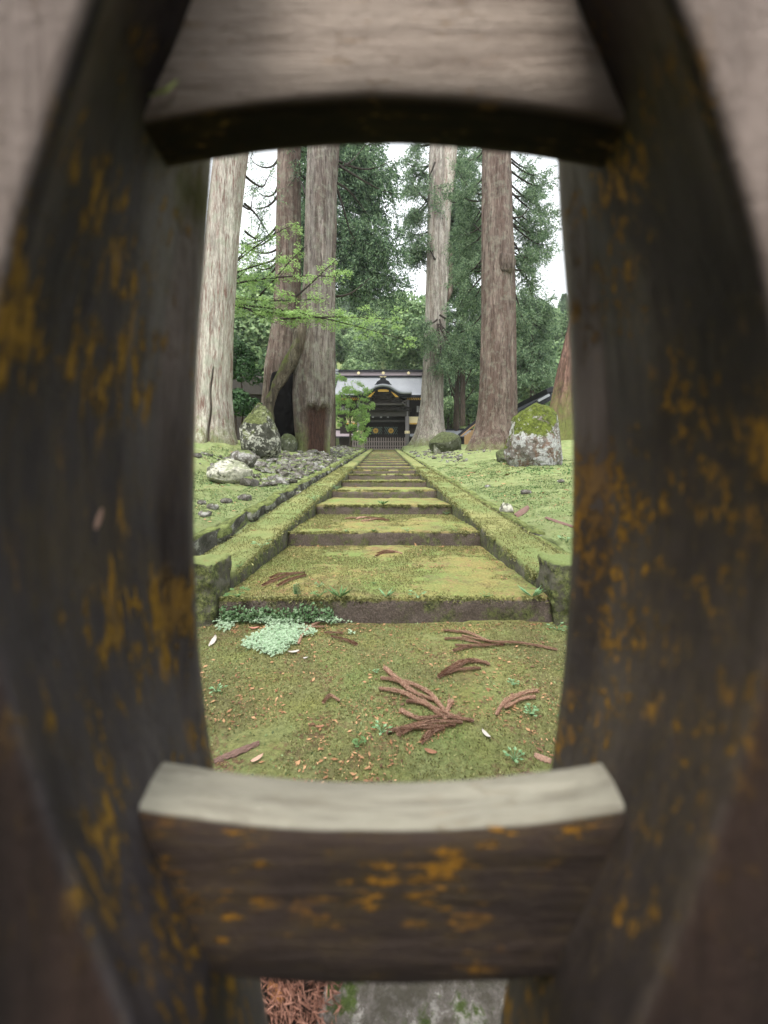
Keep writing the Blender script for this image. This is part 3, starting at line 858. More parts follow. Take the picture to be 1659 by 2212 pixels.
tag(stones_stuff('rubble', [(-3.1, -1.75, 8.2, 15, 420), (-3.9, -1.8, 15, 30, 420), (-2.6, -1.75, 6.2, 8.6, 60), (-4.2, -1.9, 6.8, 12, 170), (-4.6, -2.6, 12, 17, 140)], 0.09, 0.24, M['rubble'], 3), 'grey broken stones strewn on the slope between the hollow cedar and the stair', 'rubble', kind='stuff')
tag(stones_stuff('rubble', [(1.8, 5.2, 17.5, 28, 300), (2.2, 3.6, 14, 18, 60)], 0.07, 0.2, M['rubble'], 4), 'pale broken stones scattered at the foot of the squat boulder on the right bank', 'rubble', kind='stuff')

# ------------------------------------------------------------------ trunks
def trunk_mesh(name, rows, Yc, n=150, nz=130, flute=0.05, seed=0, roots=None, dent=None, heart=None, crack=None, extra_top=0.0):
    """rows: (py, left px, right px) silhouette at distance Yc, from the top down"""
    rows = sorted(rows, key=lambda r: -r[0])           # bottom first
    zs = np.array([P(0, r[0], Yc).z for r in rows]); cx = np.array([((r[1] + r[2]) / 2 - CX) * Yc / F for r in rows]); rr = np.array([(r[2] - r[1]) / 2 * Yc / F for r in rows])
    zb, zt = zs[0], zs[-1] + extra_top
    z = np.linspace(zb, zt, nz)
    t = (z - zb) / (zt - zb)
    z = zb + (zt - zb) * t ** 1.25
    c = np.interp(z, zs, cx); r = np.interp(z, zs, rr)
    if extra_top:
        sl = (cx[-1] - cx[-2]) / (zs[-1] - zs[-2]); up = np.clip(z - zs[-1], 0, None)
        c = c + sl * up; r = r * (1 - 0.5 * up / max(extra_top, 1e-3))
    kz = np.ones(5) / 5
    c = np.convolve(np.pad(c, 2, mode='edge'), kz, 'valid'); r = np.convolve(np.pad(r, 2, mode='edge'), kz, 'valid')
    th = np.linspace(0, 2 * math.pi, n, endpoint=False)
    T, Z = np.meshgrid(th, z)
    C = c[:, None]; Rr = r[:, None]
    h = (Z - zb)
    q = np.stack([np.cos(T) * 2.2, np.sin(T) * 2.2, Z * 0.12], -1)
    q2 = np.stack([np.cos(T) * 7, np.sin(T) * 7, Z * 0.25], -1)
    q3 = np.stack([np.cos(T) * 17, np.sin(T) * 17, Z * 0.7], -1)
    rad = Rr * (1 + flute * fbm(q, seed, 3) + flute * 0.55 * fbm(q2, seed + 2, 3) + 0.030 * fbm(q3, seed + 4, 3) - 0.035 * np.clip(1 - np.abs(fbm(np.stack([np.cos(T) * 9, np.sin(T) * 9, Z * 0.22], -1), seed + 6, 2)) * 4, 0, 1))
    if roots:
        amp, hh, cnt, ph = roots
        rad = rad + Rr * amp * np.exp(-h / hh) * (0.55 + 0.45 * np.cos(cnt * T + ph + 2.0 * fbm(q, seed + 7, 2)))
    mask = np.zeros_like(rad)
    if dent:
        for (tc, tw, z0, z1, depth, isheart) in dent:
            a = np.angle(np.exp(1j * (T - tc)))
            g = np.exp(-(a / tw) ** 4)
            e = 0.06 * fbm(np.stack([T * 6, Z * 0, Z * 0], -1), seed + 31, 3) * 3
            zz = 1 / (1 + np.exp(np.clip((Z - z1 - e) / 0.045, -30, 30))) * (1 / (1 + np.exp(np.clip((z0 - Z) / 0.15, -30, 30))))
            rad = rad * (1 - depth * g * zz)
            lip = np.exp(-((Z - z1 - e - 0.12) / 0.13) ** 2) * g
            rad = rad * (1 + 0.09 * lip * (1 if isheart else 0))
            if isheart: mask = np.maximum(mask, np.clip(g * zz * 1.4 - 0.1, 0, 1))
    if crack:
        tc, drift, z0, z1, wd, depth = crack
        u = np.clip((Z - z0) / (z1 - z0), 0, 1)
        cc = tc + drift * (1 - u) ** 2 + 0.03 * np.sin(Z * 5)
        a = np.angle(np.exp(1j * (T - cc)))
        ww = wd * (0.35 + 0.65 * (1 - u))
        g = np.exp(-(a / ww) ** 2) * ((Z > z0 - 0.2) & (Z < z1))
        rad = rad * (1 - depth * g)
        mask = np.maximum(mask, np.clip(g * 1.1 - 0.15, 0, 1))
    X = C + rad * np.cos(T); Yv = Yc + rad * np.sin(T)
    V = np.stack([X, Yv, Z], -1).reshape(-1, 3)
    i, j = np.meshgrid(np.arange(nz - 1), np.arange(n), indexing='ij')
    Q = np.stack([i * n + j, i * n + (j + 1) % n, (i + 1) * n + (j + 1) % n, (i + 1) * n + j], -1).reshape(-1, 4)
    base = np.array([c[0], Yc, zb])
    return mesh_np(name, V - base, [Q, np.array([[(nz - 1) * n + k for k in range(n)]])], True, mask.ravel()), Vector(base)


# ------------------------------------------------------------------ foliage
def quads(C, A, B, name=None):
    """flat leaf quads: centres C, half axes A and B -> diamond"""
    V = np.stack([C - A, C - B * 1.0, C + A, C + B], 1)
    return V.reshape(-1, 3)


def unit(v): return v / np.maximum(np.linalg.norm(v, axis=-1, keepdims=True), 1e-9)


class Leaves:
    def __init__(s, seed=0): s.V = []; s.rg = np.random.default_rng(seed)
    def add(s, C, A, B): s.V.append(quads(C, A, B))
    def needles(s, pts, dirs, L, W, spread=0.6):
        n = len(pts); rg = s.rg
        d = unit(dirs + rg.normal(size=(n, 3)) * spread)
        b = unit(np.cross(d, rg.normal(size=(n, 3))))
        l = L * rg.uniform(0.6, 1.3, (n, 1))
        s.add(pts + d * l * 0.5, d * l * 0.5, b * W * rg.uniform(0.6, 1.3, (n, 1)))
    def build(s, name, mat, parent=None, origin=(0, 0, 0)):
        V = np.concatenate(s.V) - np.array(origin)
        m = len(V) // 4
        return link(name, mesh_np(name, V, np.arange(m * 4).reshape(-1, 4), False), mat, parent)


def bez(a, b, sag, n=10, side=0.0):
    a, b = np.array(a, float), np.array(b, float)
    t = np.linspace(0, 1, n)[:, None]
    p = a * (1 - t) + b * t
    L = np.linalg.norm(b - a)
    p[:, 2] -= (4 * t * (1 - t))[:, 0] * sag * L
    p[:, 0] += np.sin(t[:, 0] * 6) * side * L
    return p


def cedar_branch(lv, wood, a, b, sag=0.12, tw=16, L2=0.9, dens=26, nl=0.16, nw=0.022, start=0.3, rad=0.05, hang=0.6, fan=1.0):
    """a limb with drooping side sprays"""
    rg = lv.rg
    p = bez(a, b, sag, 12, 0.02)
    if wood is not None: wood.append((p, np.linspace(rad, rad * 0.2, 12)))
    axis = unit(p[-1] - p[0])
    for k in range(tw):
        t = start + (1 - start) * (k + rg.random()) / tw
        f = t * 11; i0 = min(int(f), 10); q = p[i0] + (p[i0 + 1] - p[i0]) * (f - i0)
        d = unit(axis * rg.uniform(0.2, 1.0) + rg.normal(size=3) * np.array([1, 1, 0.35]) * fan)
        L = L2 * rg.uniform(0.5, 1.2) * (1.15 - 0.5 * t)
        u = np.linspace(0, 1, 7)[:, None]
        tp = q + d * L * u + np.array([0, 0, -1]) * (u ** 1.8) * L * hang * rg.uniform(0.5, 1.3)
        if wood is not None and rg.random() < 0.32: wood.append((tp[::2], np.linspace(rad * 0.28, rad * 0.1, 4)))
        m = int(dens * L / L2 * 3)
        s = rg.random(m) ** 0.75 * 6; i1 = np.minimum(s.astype(int), 5)
        pts = tp[i1] + (tp[i1 + 1] - tp[i1]) * (s - i1)[:, None]
        dirs = unit(tp[i1 + 1] - tp[i1])
        pts = pts + rg.normal(size=(m, 3)) * L * 0.10
        lv.needles(pts, dirs, nl, nw, 0.75)


def wood_obj(parent, wood, name='branch', mat=None, origin=(0, 0, 0), n=5):
    """limbs: the long ones one by one"""
    o = np.array(origin)
    main = [w for w in wood if len(w[0]) > 6]; small = [w for w in wood if len(w[0]) <= 6]
    for p, r in main:
        mb = MB(); mb.tube([tuple(v) for v in (p - o)], list(r), n)
        mb.build(name, mat or M['twig'], parent, True)
    if small:
        mb = MB()
        for p, r in small: mb.tube([tuple(v) for v in (p - o)], list(r), 4, False)
        mb.build('twigs', mat or M['twig'], parent, True)['kind'] = 'stuff'


def PP(a): return tuple(P(*a))


def big_tree(name, label, rows, Yc, bark, tk=None, limbs=(), leafmat=None, seed=1, cat='tree', more=(), **bkw):
    me, base = trunk_mesh('trunk', rows, Yc, seed=seed, **(tk or {}))
    t = thing(name, label, cat, base)
    link('trunk', me, bark, t)
    lv = Leaves(seed); wood = []
    for lb in limbs:
        a, b = lb[0], lb[1]; kw = dict(bkw); kw.update(lb[2] if len(lb) > 2 else {})
        cedar_branch(lv, wood, PP(a), PP(b), **kw)
    if lv.V: lv.build('crown', leafmat or M['cedar'], t, base)
    if wood: wood_obj(t, wood, 'branch', M['twig'], base)
    return t, base


# pale trunk, near left
YL1 = 11.8
t_L1, _ = big_tree('cedar_tree', 'huge pale grey cedar trunk at the left with a long dark split near its foot', [(300, 470, 538), (500, 448, 516), (700, 430, 503), (850, 418, 498), (920, 410, 502), (965, 396, 512), (1000, 380, 530)], YL1, M['bark_pale'],
    dict(flute=0.03, roots=(0.35, 0.35, 5, 1.0), crack=(R(-66), -0.05, float(P(0, 975, YL1).z), float(P(0, 805, YL1).z), 0.075, 0.20), extra_top=8, nz=170),
    [((528, 440, 12.2), (590, 520, 13), dict(sag=-.1)), ((530, 380, 12), (600, 350, 16)), ((530, 500, 13), (575, 455, 17)), ((520, 440, 14), (560, 390, 18))], M['cedar_soft'], 3,
    tw=10, L2=0.8, dens=10, nl=0.15, nw=0.016, rad=0.045, start=0.35)

# hollow twin cedar
_r = random.Random(12)
XR1 = [((965, p0, 33.5), (965 + _r.uniform(25, 80), p0 + _r.uniform(-30, 60), 34 + _r.uniform(-1, 2))) for p0 in [_r.uniform(310, 600) for _ in range(20)]]
XR1 += [((930, p0, 33.5), (930 - _r.uniform(20, 62), p0 + _r.uniform(-20, 50), 34 + _r.uniform(-1, 2))) for p0 in [_r.uniform(310, 560) for _ in range(11)]]
XR2 = [((1105, p0, 21), (1105 + _r.uniform(30, 100), p0 + _r.uniform(-30, 60), 22 + _r.uniform(0, 2))) for p0 in [_r.uniform(310, 560) for _ in range(12)]]
XR2 += [((1045, p0, 21), (1045 - _r.uniform(30, 75), p0 + _r.uniform(-30, 60), 22 + _r.uniform(0, 2))) for p0 in [_r.uniform(310, 700) for _ in range(14)]]
XL = [((600, p0, 17.8), (600 - _r.uniform(35, 85), p0 + _r.uniform(-20, 50), 19 + _r.uniform(0, 2))) for p0 in [_r.uniform(310, 600) for _ in range(9)]]
XL += [((640, p0, 17.8), (665 + _r.uniform(-10, 20), p0 + _r.uniform(0, 50), 18.5)) for p0 in [_r.uniform(310, 620) for _ in range(6)]]
YL3 = 16.0
zc = float(P(0, 888, YL3).z)
t_L3, bL3 = big_tree('cedar_tree', 'giant twin-trunked cedar with a dark hollow and torn red wood at its foot', [(300, 668, 734), (420, 662, 728), (600, 657, 724), (740, 645, 724), (800, 636, 724), (860, 634, 722), (900, 636, 716), (960, 640, 712), (1000, 636, 714)], YL3, M['bark_grey'],
    dict(flute=0.06, dent=[(R(-60), 0.78, float(P(0, 1010, YL3).z), zc, 0.24, True)], extra_top=9, nz=180),
    [((722, 350, 16), (860, 420, 16.5), dict(sag=.06, start=.75)), ((724, 360, 16), (800, 300, 17)), ((726, 345, 16), (850, 345, 18), dict(start=.55)), ((660, 420, 16), (640, 330, 17)), ((726, 640, 16.2), (800, 600, 16.5), dict(start=.9, tw=4)),
     ((728, 395, 16), (800, 470, 17), dict(start=.8, tw=4, sag=-.1)), ((726, 400, 16), (770, 520, 17), dict(start=.85, tw=3))] + XL, M['cedar'], 5,
    tw=9, L2=1.0, dens=14, nl=0.16, nw=0.02, rad=0.06, start=0.4)
me, b2 = trunk_mesh('trunk', [(300, 600, 650), (420, 599, 650), (600, 596, 650), (700, 589, 648), (800, 573, 646), (860, 568, 640), (930, 560, 640), (990, 556, 640)], 17.4, seed=9, flute=0.05, extra_top=8, n=64)
link('trunk', me, M['bark_red'], t_L3, b2 - bL3)
# mossy buttress arching over the hollow, and a black block painting the shade inside
mb = MB()
pts = [P(684, 560, 16.0), P(668, 690, 15.7), P(645, 755, 15.5), P(617, 802, 15.4), P(595, 840, 15.4), P(582, 875, 15.4), P(574, 980, 15.4)]
pts = [p - bL3 for p in pts]
dense, rad = [], []
for i in range(len(pts) - 1):
    for u in np.linspace(0, 1, 8, endpoint=False):
        dense.append(pts[i].lerp(pts[i + 1], u)); rad.append(np.interp(i + u, range(7), [0.20, 0.38, 0.36, 0.24, 0.19, 0.18, 0.34]))
mb.tube(dense, rad, 18)
me = mb.mesh('buttress', True)
v = np.zeros(len(me.vertices) * 3, np.float32); me.vertices.foreach_get('co', v); v = v.reshape(-1, 3)
v += (fbm(v * 3.0, 17, 4) * 0.10)[:, None] * np.array([1, 1, 0.2]); me.vertices.foreach_set('co', v.ravel())
M['buttress'] = m_bark('mossy_buttress_bark', (0.14, 0.11, 0.08), (0.2, 0.17, 0.13), (0.05, 0.04, 0.03), mossz=(3.4, 6.5), mossamt=0.9, mosscol=(0.07, 0.08, 0.02), up=True, ridge=14)
link('buttress', me, M['buttress'], t_L3)
mb = MB()
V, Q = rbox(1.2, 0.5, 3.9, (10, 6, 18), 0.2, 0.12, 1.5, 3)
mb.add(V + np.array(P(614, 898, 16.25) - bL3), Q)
mb.build('shade_block', m_plain('hollow_shade', (0.004, 0.003, 0.003), 0.98, 0.4, 5), t_L3, True)

# split cedar right of the gate
YR1 = 33.0
t_R1, bR1 = big_tree('cedar_tree', 'tall pale cedar forking high up, standing just right of the temple gate', [(320, 928, 962), (430, 924, 962), (520, 923, 970), (600, 921, 969), (700, 918, 963), (800, 914, 958), (880, 909, 957), (930, 900, 960), (962, 888, 966), (985, 882, 972)], YR1, M['bark_light'],
    dict(flute=0.07, roots=(0.65, 0.9, 6, 0.4), extra_top=6, n=72),
    [((924, 435, 33), (884, 380, 32), dict(sag=.12, tw=4, rad=.14)), ((940, 560, 32), (905, 470, 33)), ((950, 700, 31.6), (1010, 740, 31.5)), ((950, 690, 31.6), (985, 800, 31.2)), ((945, 690, 31.4), (910, 700, 31)), ((950, 680, 31.6), (1030, 700, 32)),
     ((945, 700, 31.5), (960, 790, 30.9)), ((948, 700, 31.5), (925, 735, 31)), ((950, 705, 31.5), (1000, 775, 31.5)),
     ((975, 440, 33), (1030, 380, 34)), ((975, 400, 33), (1020, 470, 33)), ((960, 480, 33), (1010, 540, 33)), ((930, 420, 33), (880, 470, 33)), ((930, 380, 33), (890, 340, 34)), ((980, 350, 33), (1030, 330, 34)), ((965, 500, 32.6), (940, 400, 32.3)),
     ((968, 620, 33), (1035, 560, 34), dict(tw=8)), ((940, 350, 32), (900, 420, 33))] + XR1, M['cedar_soft'], 7,
    tw=18, L2=1.8, dens=30, nl=0.26, nw=0.035, rad=0.09, start=0.3, hang=0.5)
me, b2 = trunk_mesh('trunk', [(300, 955, 990), (380, 952, 984), (450, 948, 975), (520, 944, 972), (600, 940, 968)], YR1 + 0.1, seed=19, flute=0.04, n=40, nz=60, extra_top=6)
link('trunk', me, M['bark_pale'], t_R1, b2 - bR1)
mb = MB(); mb.tube([P(960, 655, 33) - bR1, P(972, 630, 33) - bR1, P(975, 590, 33) - bR1, P(974, 520, 33) - bR1], [.28, .26, .2, .1], 8)
mb.build('branch', M['bark_red'], t_R1, True)

# red-brown cedar, right
YR2 = 20.0
t_R2, bR2 = big_tree('cedar_tree', 'massive straight red-brown cedar with a knot on its trunk beside the capped boulder', [(300, 1044, 1101), (500, 1042, 1108), (570, 1042, 1111), (700, 1040, 1113), (800, 1038, 1114), (880, 1034, 1116), (930, 1026, 1117), (960, 1012, 1119), (990, 1000, 1124)], YR2, M['bark_red'],
    dict(flute=0.05, roots=(0.30, 0.5, 5, 2.2), extra_top=9, nz=170),
    [((1105, 520, 20.5), (1150, 640, 22), dict(sag=-.15)), ((1108, 470, 20.5), (1160, 420, 22)), ((1105, 400, 21), (1190, 440, 23)), ((1105, 350, 21), (1180, 370, 23)), ((1108, 580, 20.5), (1150, 560, 22)), ((1108, 620, 20.5), (1140, 700, 21)),
     ((1040, 600, 20.5), (985, 680, 22), dict(sag=-.1)), ((1042, 560, 20.5), (985, 600, 22)), ((1042, 500, 21), (1000, 430, 23)), ((1042, 420, 21), (990, 360, 23)), ((1105, 440, 21), (1165, 520, 23)), ((1150, 380, 23), (1185, 560, 24), dict(tw=7, dens=6))] + XR2, M['cedar_soft'], 11,
    tw=16, L2=1.2, dens=30, nl=0.2, nw=0.022, rad=0.055, start=0.3)
kn = link('knot', rock_mesh('knot', 1.0, 0.7, 1.1, 77, 4, 0.3), m_bark('knot_bark', (0.09, 0.065, 0.05), (0.2, 0.16, 0.13), (0.03, 0.02, 0.016), mossz=(-2, -1)), t_R2, P(1094, 572, YR2 - 0.7) - bR2)

# leaning mossy trunk at the far right
YR3 = 17.0
t_R3, bR3 = big_tree('cedar_tree', 'leaning mossy cedar trunk half hidden by the right gate post', [(300, 1290, 1345), (600, 1252, 1315), (700, 1231, 1303), (800, 1207, 1298), (880, 1192, 1296), (960, 1178, 1300), (1000, 1168, 1305)], YR3, m_bark('mossy_red_bark', (0.16, 0.095, 0.07), (0.22, 0.13, 0.10), (0.05, 0.03, 0.022), mossz=(0, 6.0), mossamt=0.7, ridge=14), dict(flute=0.08, extra_top=6, roots=(0.2, 0.6, 5, 0)), (), None, 13)

# dark cedar crown behind the twin cedar, and its neighbours
YC = 27.0
rgl = np.random.default_rng(42)
limbs = []
for k in range(85):
    py = rgl.uniform(270, 620); side = rgl.choice([-1, 1], p=[0.3, 0.7])
    reach = (95 + 60 * min(1, (py - 260) / 200)) * rgl.uniform(0.5, 1.05) * (1 if side > 0 else 0.7)
    limbs.append(((714 + rgl.uniform(-5, 5), py, YC), (722 + side * reach, py + rgl.uniform(-10, 45), YC + rgl.uniform(-3, 2.5))))
big_tree('cedar_tree', 'dark green cedar with drooping boughs behind the twin-trunked cedar', [(260, 709, 719), (600, 706, 722), (1000, 702, 727)], YC, M['bark_dark'], dict(n=24, nz=30, extra_top=5), limbs, M['cedar'], 21,
         tw=20, L2=1.7, dens=24, nl=0.26, nw=0.040, rad=0.05, start=0.12, hang=0.8)
limbs = []
for k in range(60):
    py = rgl.uniform(440, 800); side = rgl.choice([-1, 1])
    limbs.append(((1000, py, 38), (1000 + side * rgl.uniform(20, 52), py + rgl.uniform(0, 40), 38 + rgl.uniform(-3, 3))))
big_tree('cedar_tree', 'dark cedar filling the gap between the forked cedar and the red-brown one', [(430, 998, 1002), (920, 994, 1006)], 38.0, M['bark_dark'], dict(n=20, nz=24, extra_top=3), limbs, M['cedar'], 22,
         tw=16, L2=2.0, dens=22, nl=0.3, nw=0.05, rad=0.06, start=0.12, hang=0.6)
limbs = []
for k in range(44):
    py = rgl.uniform(610, 820); side = rgl.choice([-1, 1])
    limbs.append(((1150, py, 34), (1150 + side * rgl.uniform(15, 44), py + rgl.uniform(0, 40), 34 + rgl.uniform(-3, 3))))
big_tree('cedar_tree', 'soft green cedar beyond the red-brown trunk on the right', [(590, 1148, 1152), (940, 1144, 1156)], 34.0, M['bark_dark'], dict(n=20, nz=24, extra_top=2), limbs, M['cedar_soft'], 25,
         tw=14, L2=1.6, dens=20, nl=0.28, nw=0.045, rad=0.05, start=0.12, hang=0.6)

# slender bare-limbed tree behind the forked cedar
tt, bb = None, None
me, bb = trunk_mesh('trunk', [(640, 988, 992), (760, 984, 992), (850, 982, 993), (925, 979, 993), (945, 977, 995)], 40.0, seed=31, n=20, nz=40, flute=0.05)
tt = thing('slender_tree', 'slender dark tree with upswept limbs between the two right cedars', 'tree', bb)
link('trunk', me, M['bark_dark'], tt)
for a, b, r in (((988, 860, 40), (1028, 770, 39), .17), ((987, 830, 40), (1018, 740, 40), .14), ((985, 850, 40), (958, 770, 40), .13), ((986, 880, 40), (1030, 830, 39.5), .12), ((988, 800, 40), (1005, 740, 40), .10), ((986, 870, 40), (965, 800, 40), .1)):
    mb = MB(); p = bez(PP(a), PP(b), 0.1, 8); mb.tube([tuple(v) for v in p - np.array(bb)], list(np.linspace(r, .03, 8)), 6)
    mb.build('branch', M['bark_dark'], tt, True)


# ------------------------------------------------------------------ maple sprays
def leaf_layer(lv, c, rx, ry, n, size, flat=0.28, thick=0.05):
    rg = lv.rg
    a = rg.uniform(0, 2 * math.pi, n); r = np.sqrt(rg.random(n))
    pts = np.stack([c[0] + rx * r * np.cos(a), c[1] + ry * r * np.sin(a), c[2] + rg.normal(size=n) * thick - 0.12 * rx * r ** 2], -1)
    nrm = unit(np.array([0, -0.6, 0.9]) + rg.normal(size=(n, 3)) * flat * 1.7)
    d = unit(np.cross(nrm, rg.normal(size=(n, 3))))
    e = np.cross(nrm, d)
    s = size * rg.uniform(0.6, 1.3, (n, 1))
    # three pointed lobes
    for ang in (-0.95, 0, 0.95):
        dd = d * math.cos(ang) + e * math.sin(ang); ee = np.cross(nrm, dd)
        lv.add(pts + dd * s * 0.5, dd * s * 0.62, ee * s * 0.2)


def maple(label, origin, boughs, seed, Yd=0.0):
    t = thing('maple_tree', label, 'tree', origin)
    lv = Leaves(seed); rg = lv.rg; o = np.array(origin)
    for (a, b, sag, nclu, sz, cr) in boughs:
        p = bez(PP(a), PP(b), sag, 14, 0.012)
        mb = MB(); mb.tube([tuple(v) for v in p - o], list(np.linspace(0.035, 0.008, 14)), 6); mb.build('branch', M['twig'], t, True)
        mbt = MB()
        for k in range(nclu):
            u = 0.12 + 0.88 * (k + rg.random()) / nclu
            f = u * 13; i0 = min(int(f), 12); q = p[i0] + (p[i0 + 1] - p[i0]) * (f - i0)
            c = q + rg.normal(size=3) * np.array([1, 1, 0.24]) * cr
            mbt.tube([tuple(q - o), tuple((q * .5 + c * .5) + np.array([0, 0, .03]) - o), tuple(c - o)], [.008, .006, .003], 4, False)
            leaf_layer(lv, c, cr * 0.8 * rg.uniform(.6, 1.2), cr * 0.8 * rg.uniform(.6, 1.2), int(50 * rg.uniform(.4, 1.5)), sz * 1.05, .28, .03)
        mbt.build('twigs', M['twig'], t, True)['kind'] = 'stuff'
    lv.build('crown', M['maple'], t, origin)
    return t


o1 = tuple(P(440, 800, 13.6))
m1 = maple('young maple with bright green layered sprays reaching across the twin cedar', o1,
      [((470, 640, 13.4), (700, 645, 13.0), 0.03, 26, 0.05, 0.34), ((470, 655, 13.4), (880, 735, 12.6), -0.03, 42, 0.05, 0.36), ((500, 660, 13.4), (720, 690, 13.2), 0.02, 26, 0.05, 0.34), ((470, 600, 13.6), (650, 480, 13.4), -0.06, 20, 0.045, 0.30),
       ((470, 620, 13.4), (760, 600, 12.9), -0.04, 24, 0.05, 0.30), ((480, 590, 13.4), (560, 520, 14.2), -0.02, 18, 0.05, 0.4), ((600, 690, 13.0), (850, 690, 12.4), -0.02, 26, 0.05, 0.33), ((470, 640, 13.8), (560, 560, 14.5), 0, 16, 0.05, 0.45),
       ((640, 640, 13), (730, 560, 12.9), 0.0, 8, .045, .25), ((480, 600, 13.6), (620, 560, 13.2), -0.03, 16, .05, .3), ((560, 640, 13.2), (665, 530, 13.0), -0.03, 12, .045, .25), ((480, 640, 13.2), (600, 700, 12.8), 0, 16, .05, .3)], 51)
mb = MB(); mb.tube([P(440, 990, 13.6) - Vector(o1), P(443, 850, 13.6) - Vector(o1), P(455, 720, 13.6) - Vector(o1), P(472, 600, 13.6) - Vector(o1)], [.13, .11, .08, .05], 10)
mb.build('trunk', M['bark_dark'], m1, True)

o2 = tuple(P(758, 975, 31))
m2 = thing('maple_tree', 'small bright green maple in front of the left half of the temple gate', 'tree', o2)
lv = Leaves(52); rg = lv.rg
for (px, py, rx, cnt) in ((742, 818, .45, 5), (738, 848, .5, 6), (762, 842, .75, 10), (785, 850, .45, 6), (735, 870, .45, 5), (760, 868, .7, 9), (790, 880, .5, 7), (745, 892, .6, 8), (775, 898, .65, 9), (796, 900, .3, 4), (735, 915, .4, 5), (765, 920, .6, 8), (790, 926, .45, 6), (770, 945, .45, 6), (785, 955, .4, 5)):
    q = np.array(P(px, py, 31 + rg.normal() * .4))
    mb = MB(); a0 = np.array(P(757, 925 + (py - 900) * .35, 31)); mb.tube([tuple(v) for v in bez(a0, q, -.08, 6) - np.array(o2)], [.03, .025, .02, .015, .012, .008], 5); mb.build('branch', M['twig'], m2, True)
    for k in range(cnt):
        c = q + rg.normal(size=3) * np.array([rx * .75, .5, .20])
        leaf_layer(lv, c, rx * rg.uniform(.35, .7), .45, int(75 * rg.uniform(.4, 1.5)), 0.10, 0.3, 0.09)
lv.build('crown', M['maple_far'], m2, o2)
mb = MB(); mb.tube([Vector((0, 0, -0.3)), P(757, 920, 31) - Vector(o2), P(756, 850, 31) - Vector(o2)], [.1, .08, .04], 8); mb.build('trunk', M['bark_dark'], m2, True)

# dark evergreen shrub behind the pale trunk
def clump_mesh(name, lobes, per, size, seed, sx=1, sy=1, sz=1, R0=1.0):
    rg = np.random.default_rng(seed); L = Leaves(seed)
    for k in range(lobes):
        a = unit(rg.normal(size=3)); a[2] = abs(a[2]) * 1.1 - 0.35
        c = a * R0 * rg.uniform(0.45, 0.85) * np.array([sx, sy, sz])
        rr = R0 * rg.uniform(0.22, 0.40) * (sx + sy) / 2
        d = unit(rg.normal(size=(per, 3)) + np.array([0, 0, 0.35]))
        pts = c + d * rr * rg.uniform(0.75, 1.05, (per, 1))
        nrm = unit(d + rg.normal(size=(per, 3)) * 0.55)
        e = unit(np.cross(nrm, rg.normal(size=(per, 3)))); f = np.cross(nrm, e)
        s = size * rg.uniform(0.5, 1.3, (per, 1))
        L.add(pts, e * s, f * s * 0.6)
    V = np.concatenate(L.V)
    return mesh_np(name, V, np.arange(len(V)).reshape(-1, 4), False)


def leafy(name, label, cat, base, mesh, mat, h, trunk_h, tr, group=None, scale=(1, 1, 1), rz=0.0):
    t = thing(name, label, cat, base, group); t.scale = scale; t.rotation_euler = (0, 0, rz)
    link('crown', mesh, mat, t, (0, 0, h))
    mb = MB(); mb.tube([(0, 0, -0.6), (0.03 * h, 0, trunk_h * .5), (0, 0.02 * h, trunk_h)], [tr, tr * .8, tr * .4], 8); mb.build('trunk', M['bark_dark'], t, True)
    return t


for px, py, Yd, s, lab in ((520, 800, 15.5, 1.0, 'dark glossy evergreen shrub between the pale trunk and the small roof'), (508, 880, 14.5, .8, 'lower dark evergreen shrub in shade behind the blocky boulder')):
    b = P(px, py, Yd); me = clump_mesh('crown', 18, 260, 0.07, int(px), 1, 1, 1.5, 1.1 * s)
    z = float(G(b.x, b.y)); leafy('evergreen_shrub', lab, 'shrub', (b.x, b.y, z), me, M['leaf_dark'], b.z - z, b.z - z, .05)

# ------------------------------------------------------------------ wooded hill: one tree after another
prot = []
specs = [('broadleaf_tree', 'leaf_mid', 30, 170, 0.34, 1.0), ('broadleaf_tree', 'leaf_light', 34, 170, 0.32, 0.95), ('conifer_tree', 'cedar_soft', 0, 0, 0, 0), ('broadleaf_tree', 'leaf_mid', 26, 200, 0.36, 1.25)]
def conifer_mesh(seed, H=14.0):
    L = Leaves(seed); rg = L.rg
    for k in range(120):
        t = rg.random() ** 0.8; z = H * t; rr = 3.4 * (1 - t) ** 0.8 + 0.3
        a = rg.uniform(0, 6.3); d = np.array([math.cos(a), math.sin(a), 0.0])
        n = 60; u = rg.random((n, 1)) ** 0.6
        pts = d * u * rr + np.array([0, 0, z]) + np.array([0, 0, -1]) * u ** 1.5 * rr * 0.45 + rg.normal(size=(n, 3)) * 0.28
        L.needles(pts, np.tile(d + np.array([0, 0, -.4]), (n, 1)), 0.6, 0.13, 0.6)
    V = np.concatenate(L.V); return mesh_np('crown', V, np.arange(len(V)).reshape(-1, 4), False)
meshes = {'mid': clump_mesh('crown', 34, 190, 0.30, 61, 1, 1, 1.05, 4.6), 'mid2': clump_mesh('crown', 30, 190, 0.30, 62, 1.0, 1.0, 1.3, 4.4), 'light': clump_mesh('crown', 38, 190, 0.28, 63, 1, 1, 1.0, 4.4), 'con': conifer_mesh(64), 'pale': clump_mesh('crown', 46, 260, 0.16, 65, 1, 1, 1.0, 2.9)}
meshes['mid'].materials.append(M['leaf_mid']); meshes['mid2'].materials.append(M['leaf_mid']); meshes['light'].materials.append(M['leaf_light']); meshes['con'].materials.append(M['cedar_soft']); meshes['pale'].materials.append(M['leaf_pale'])
PR = {}
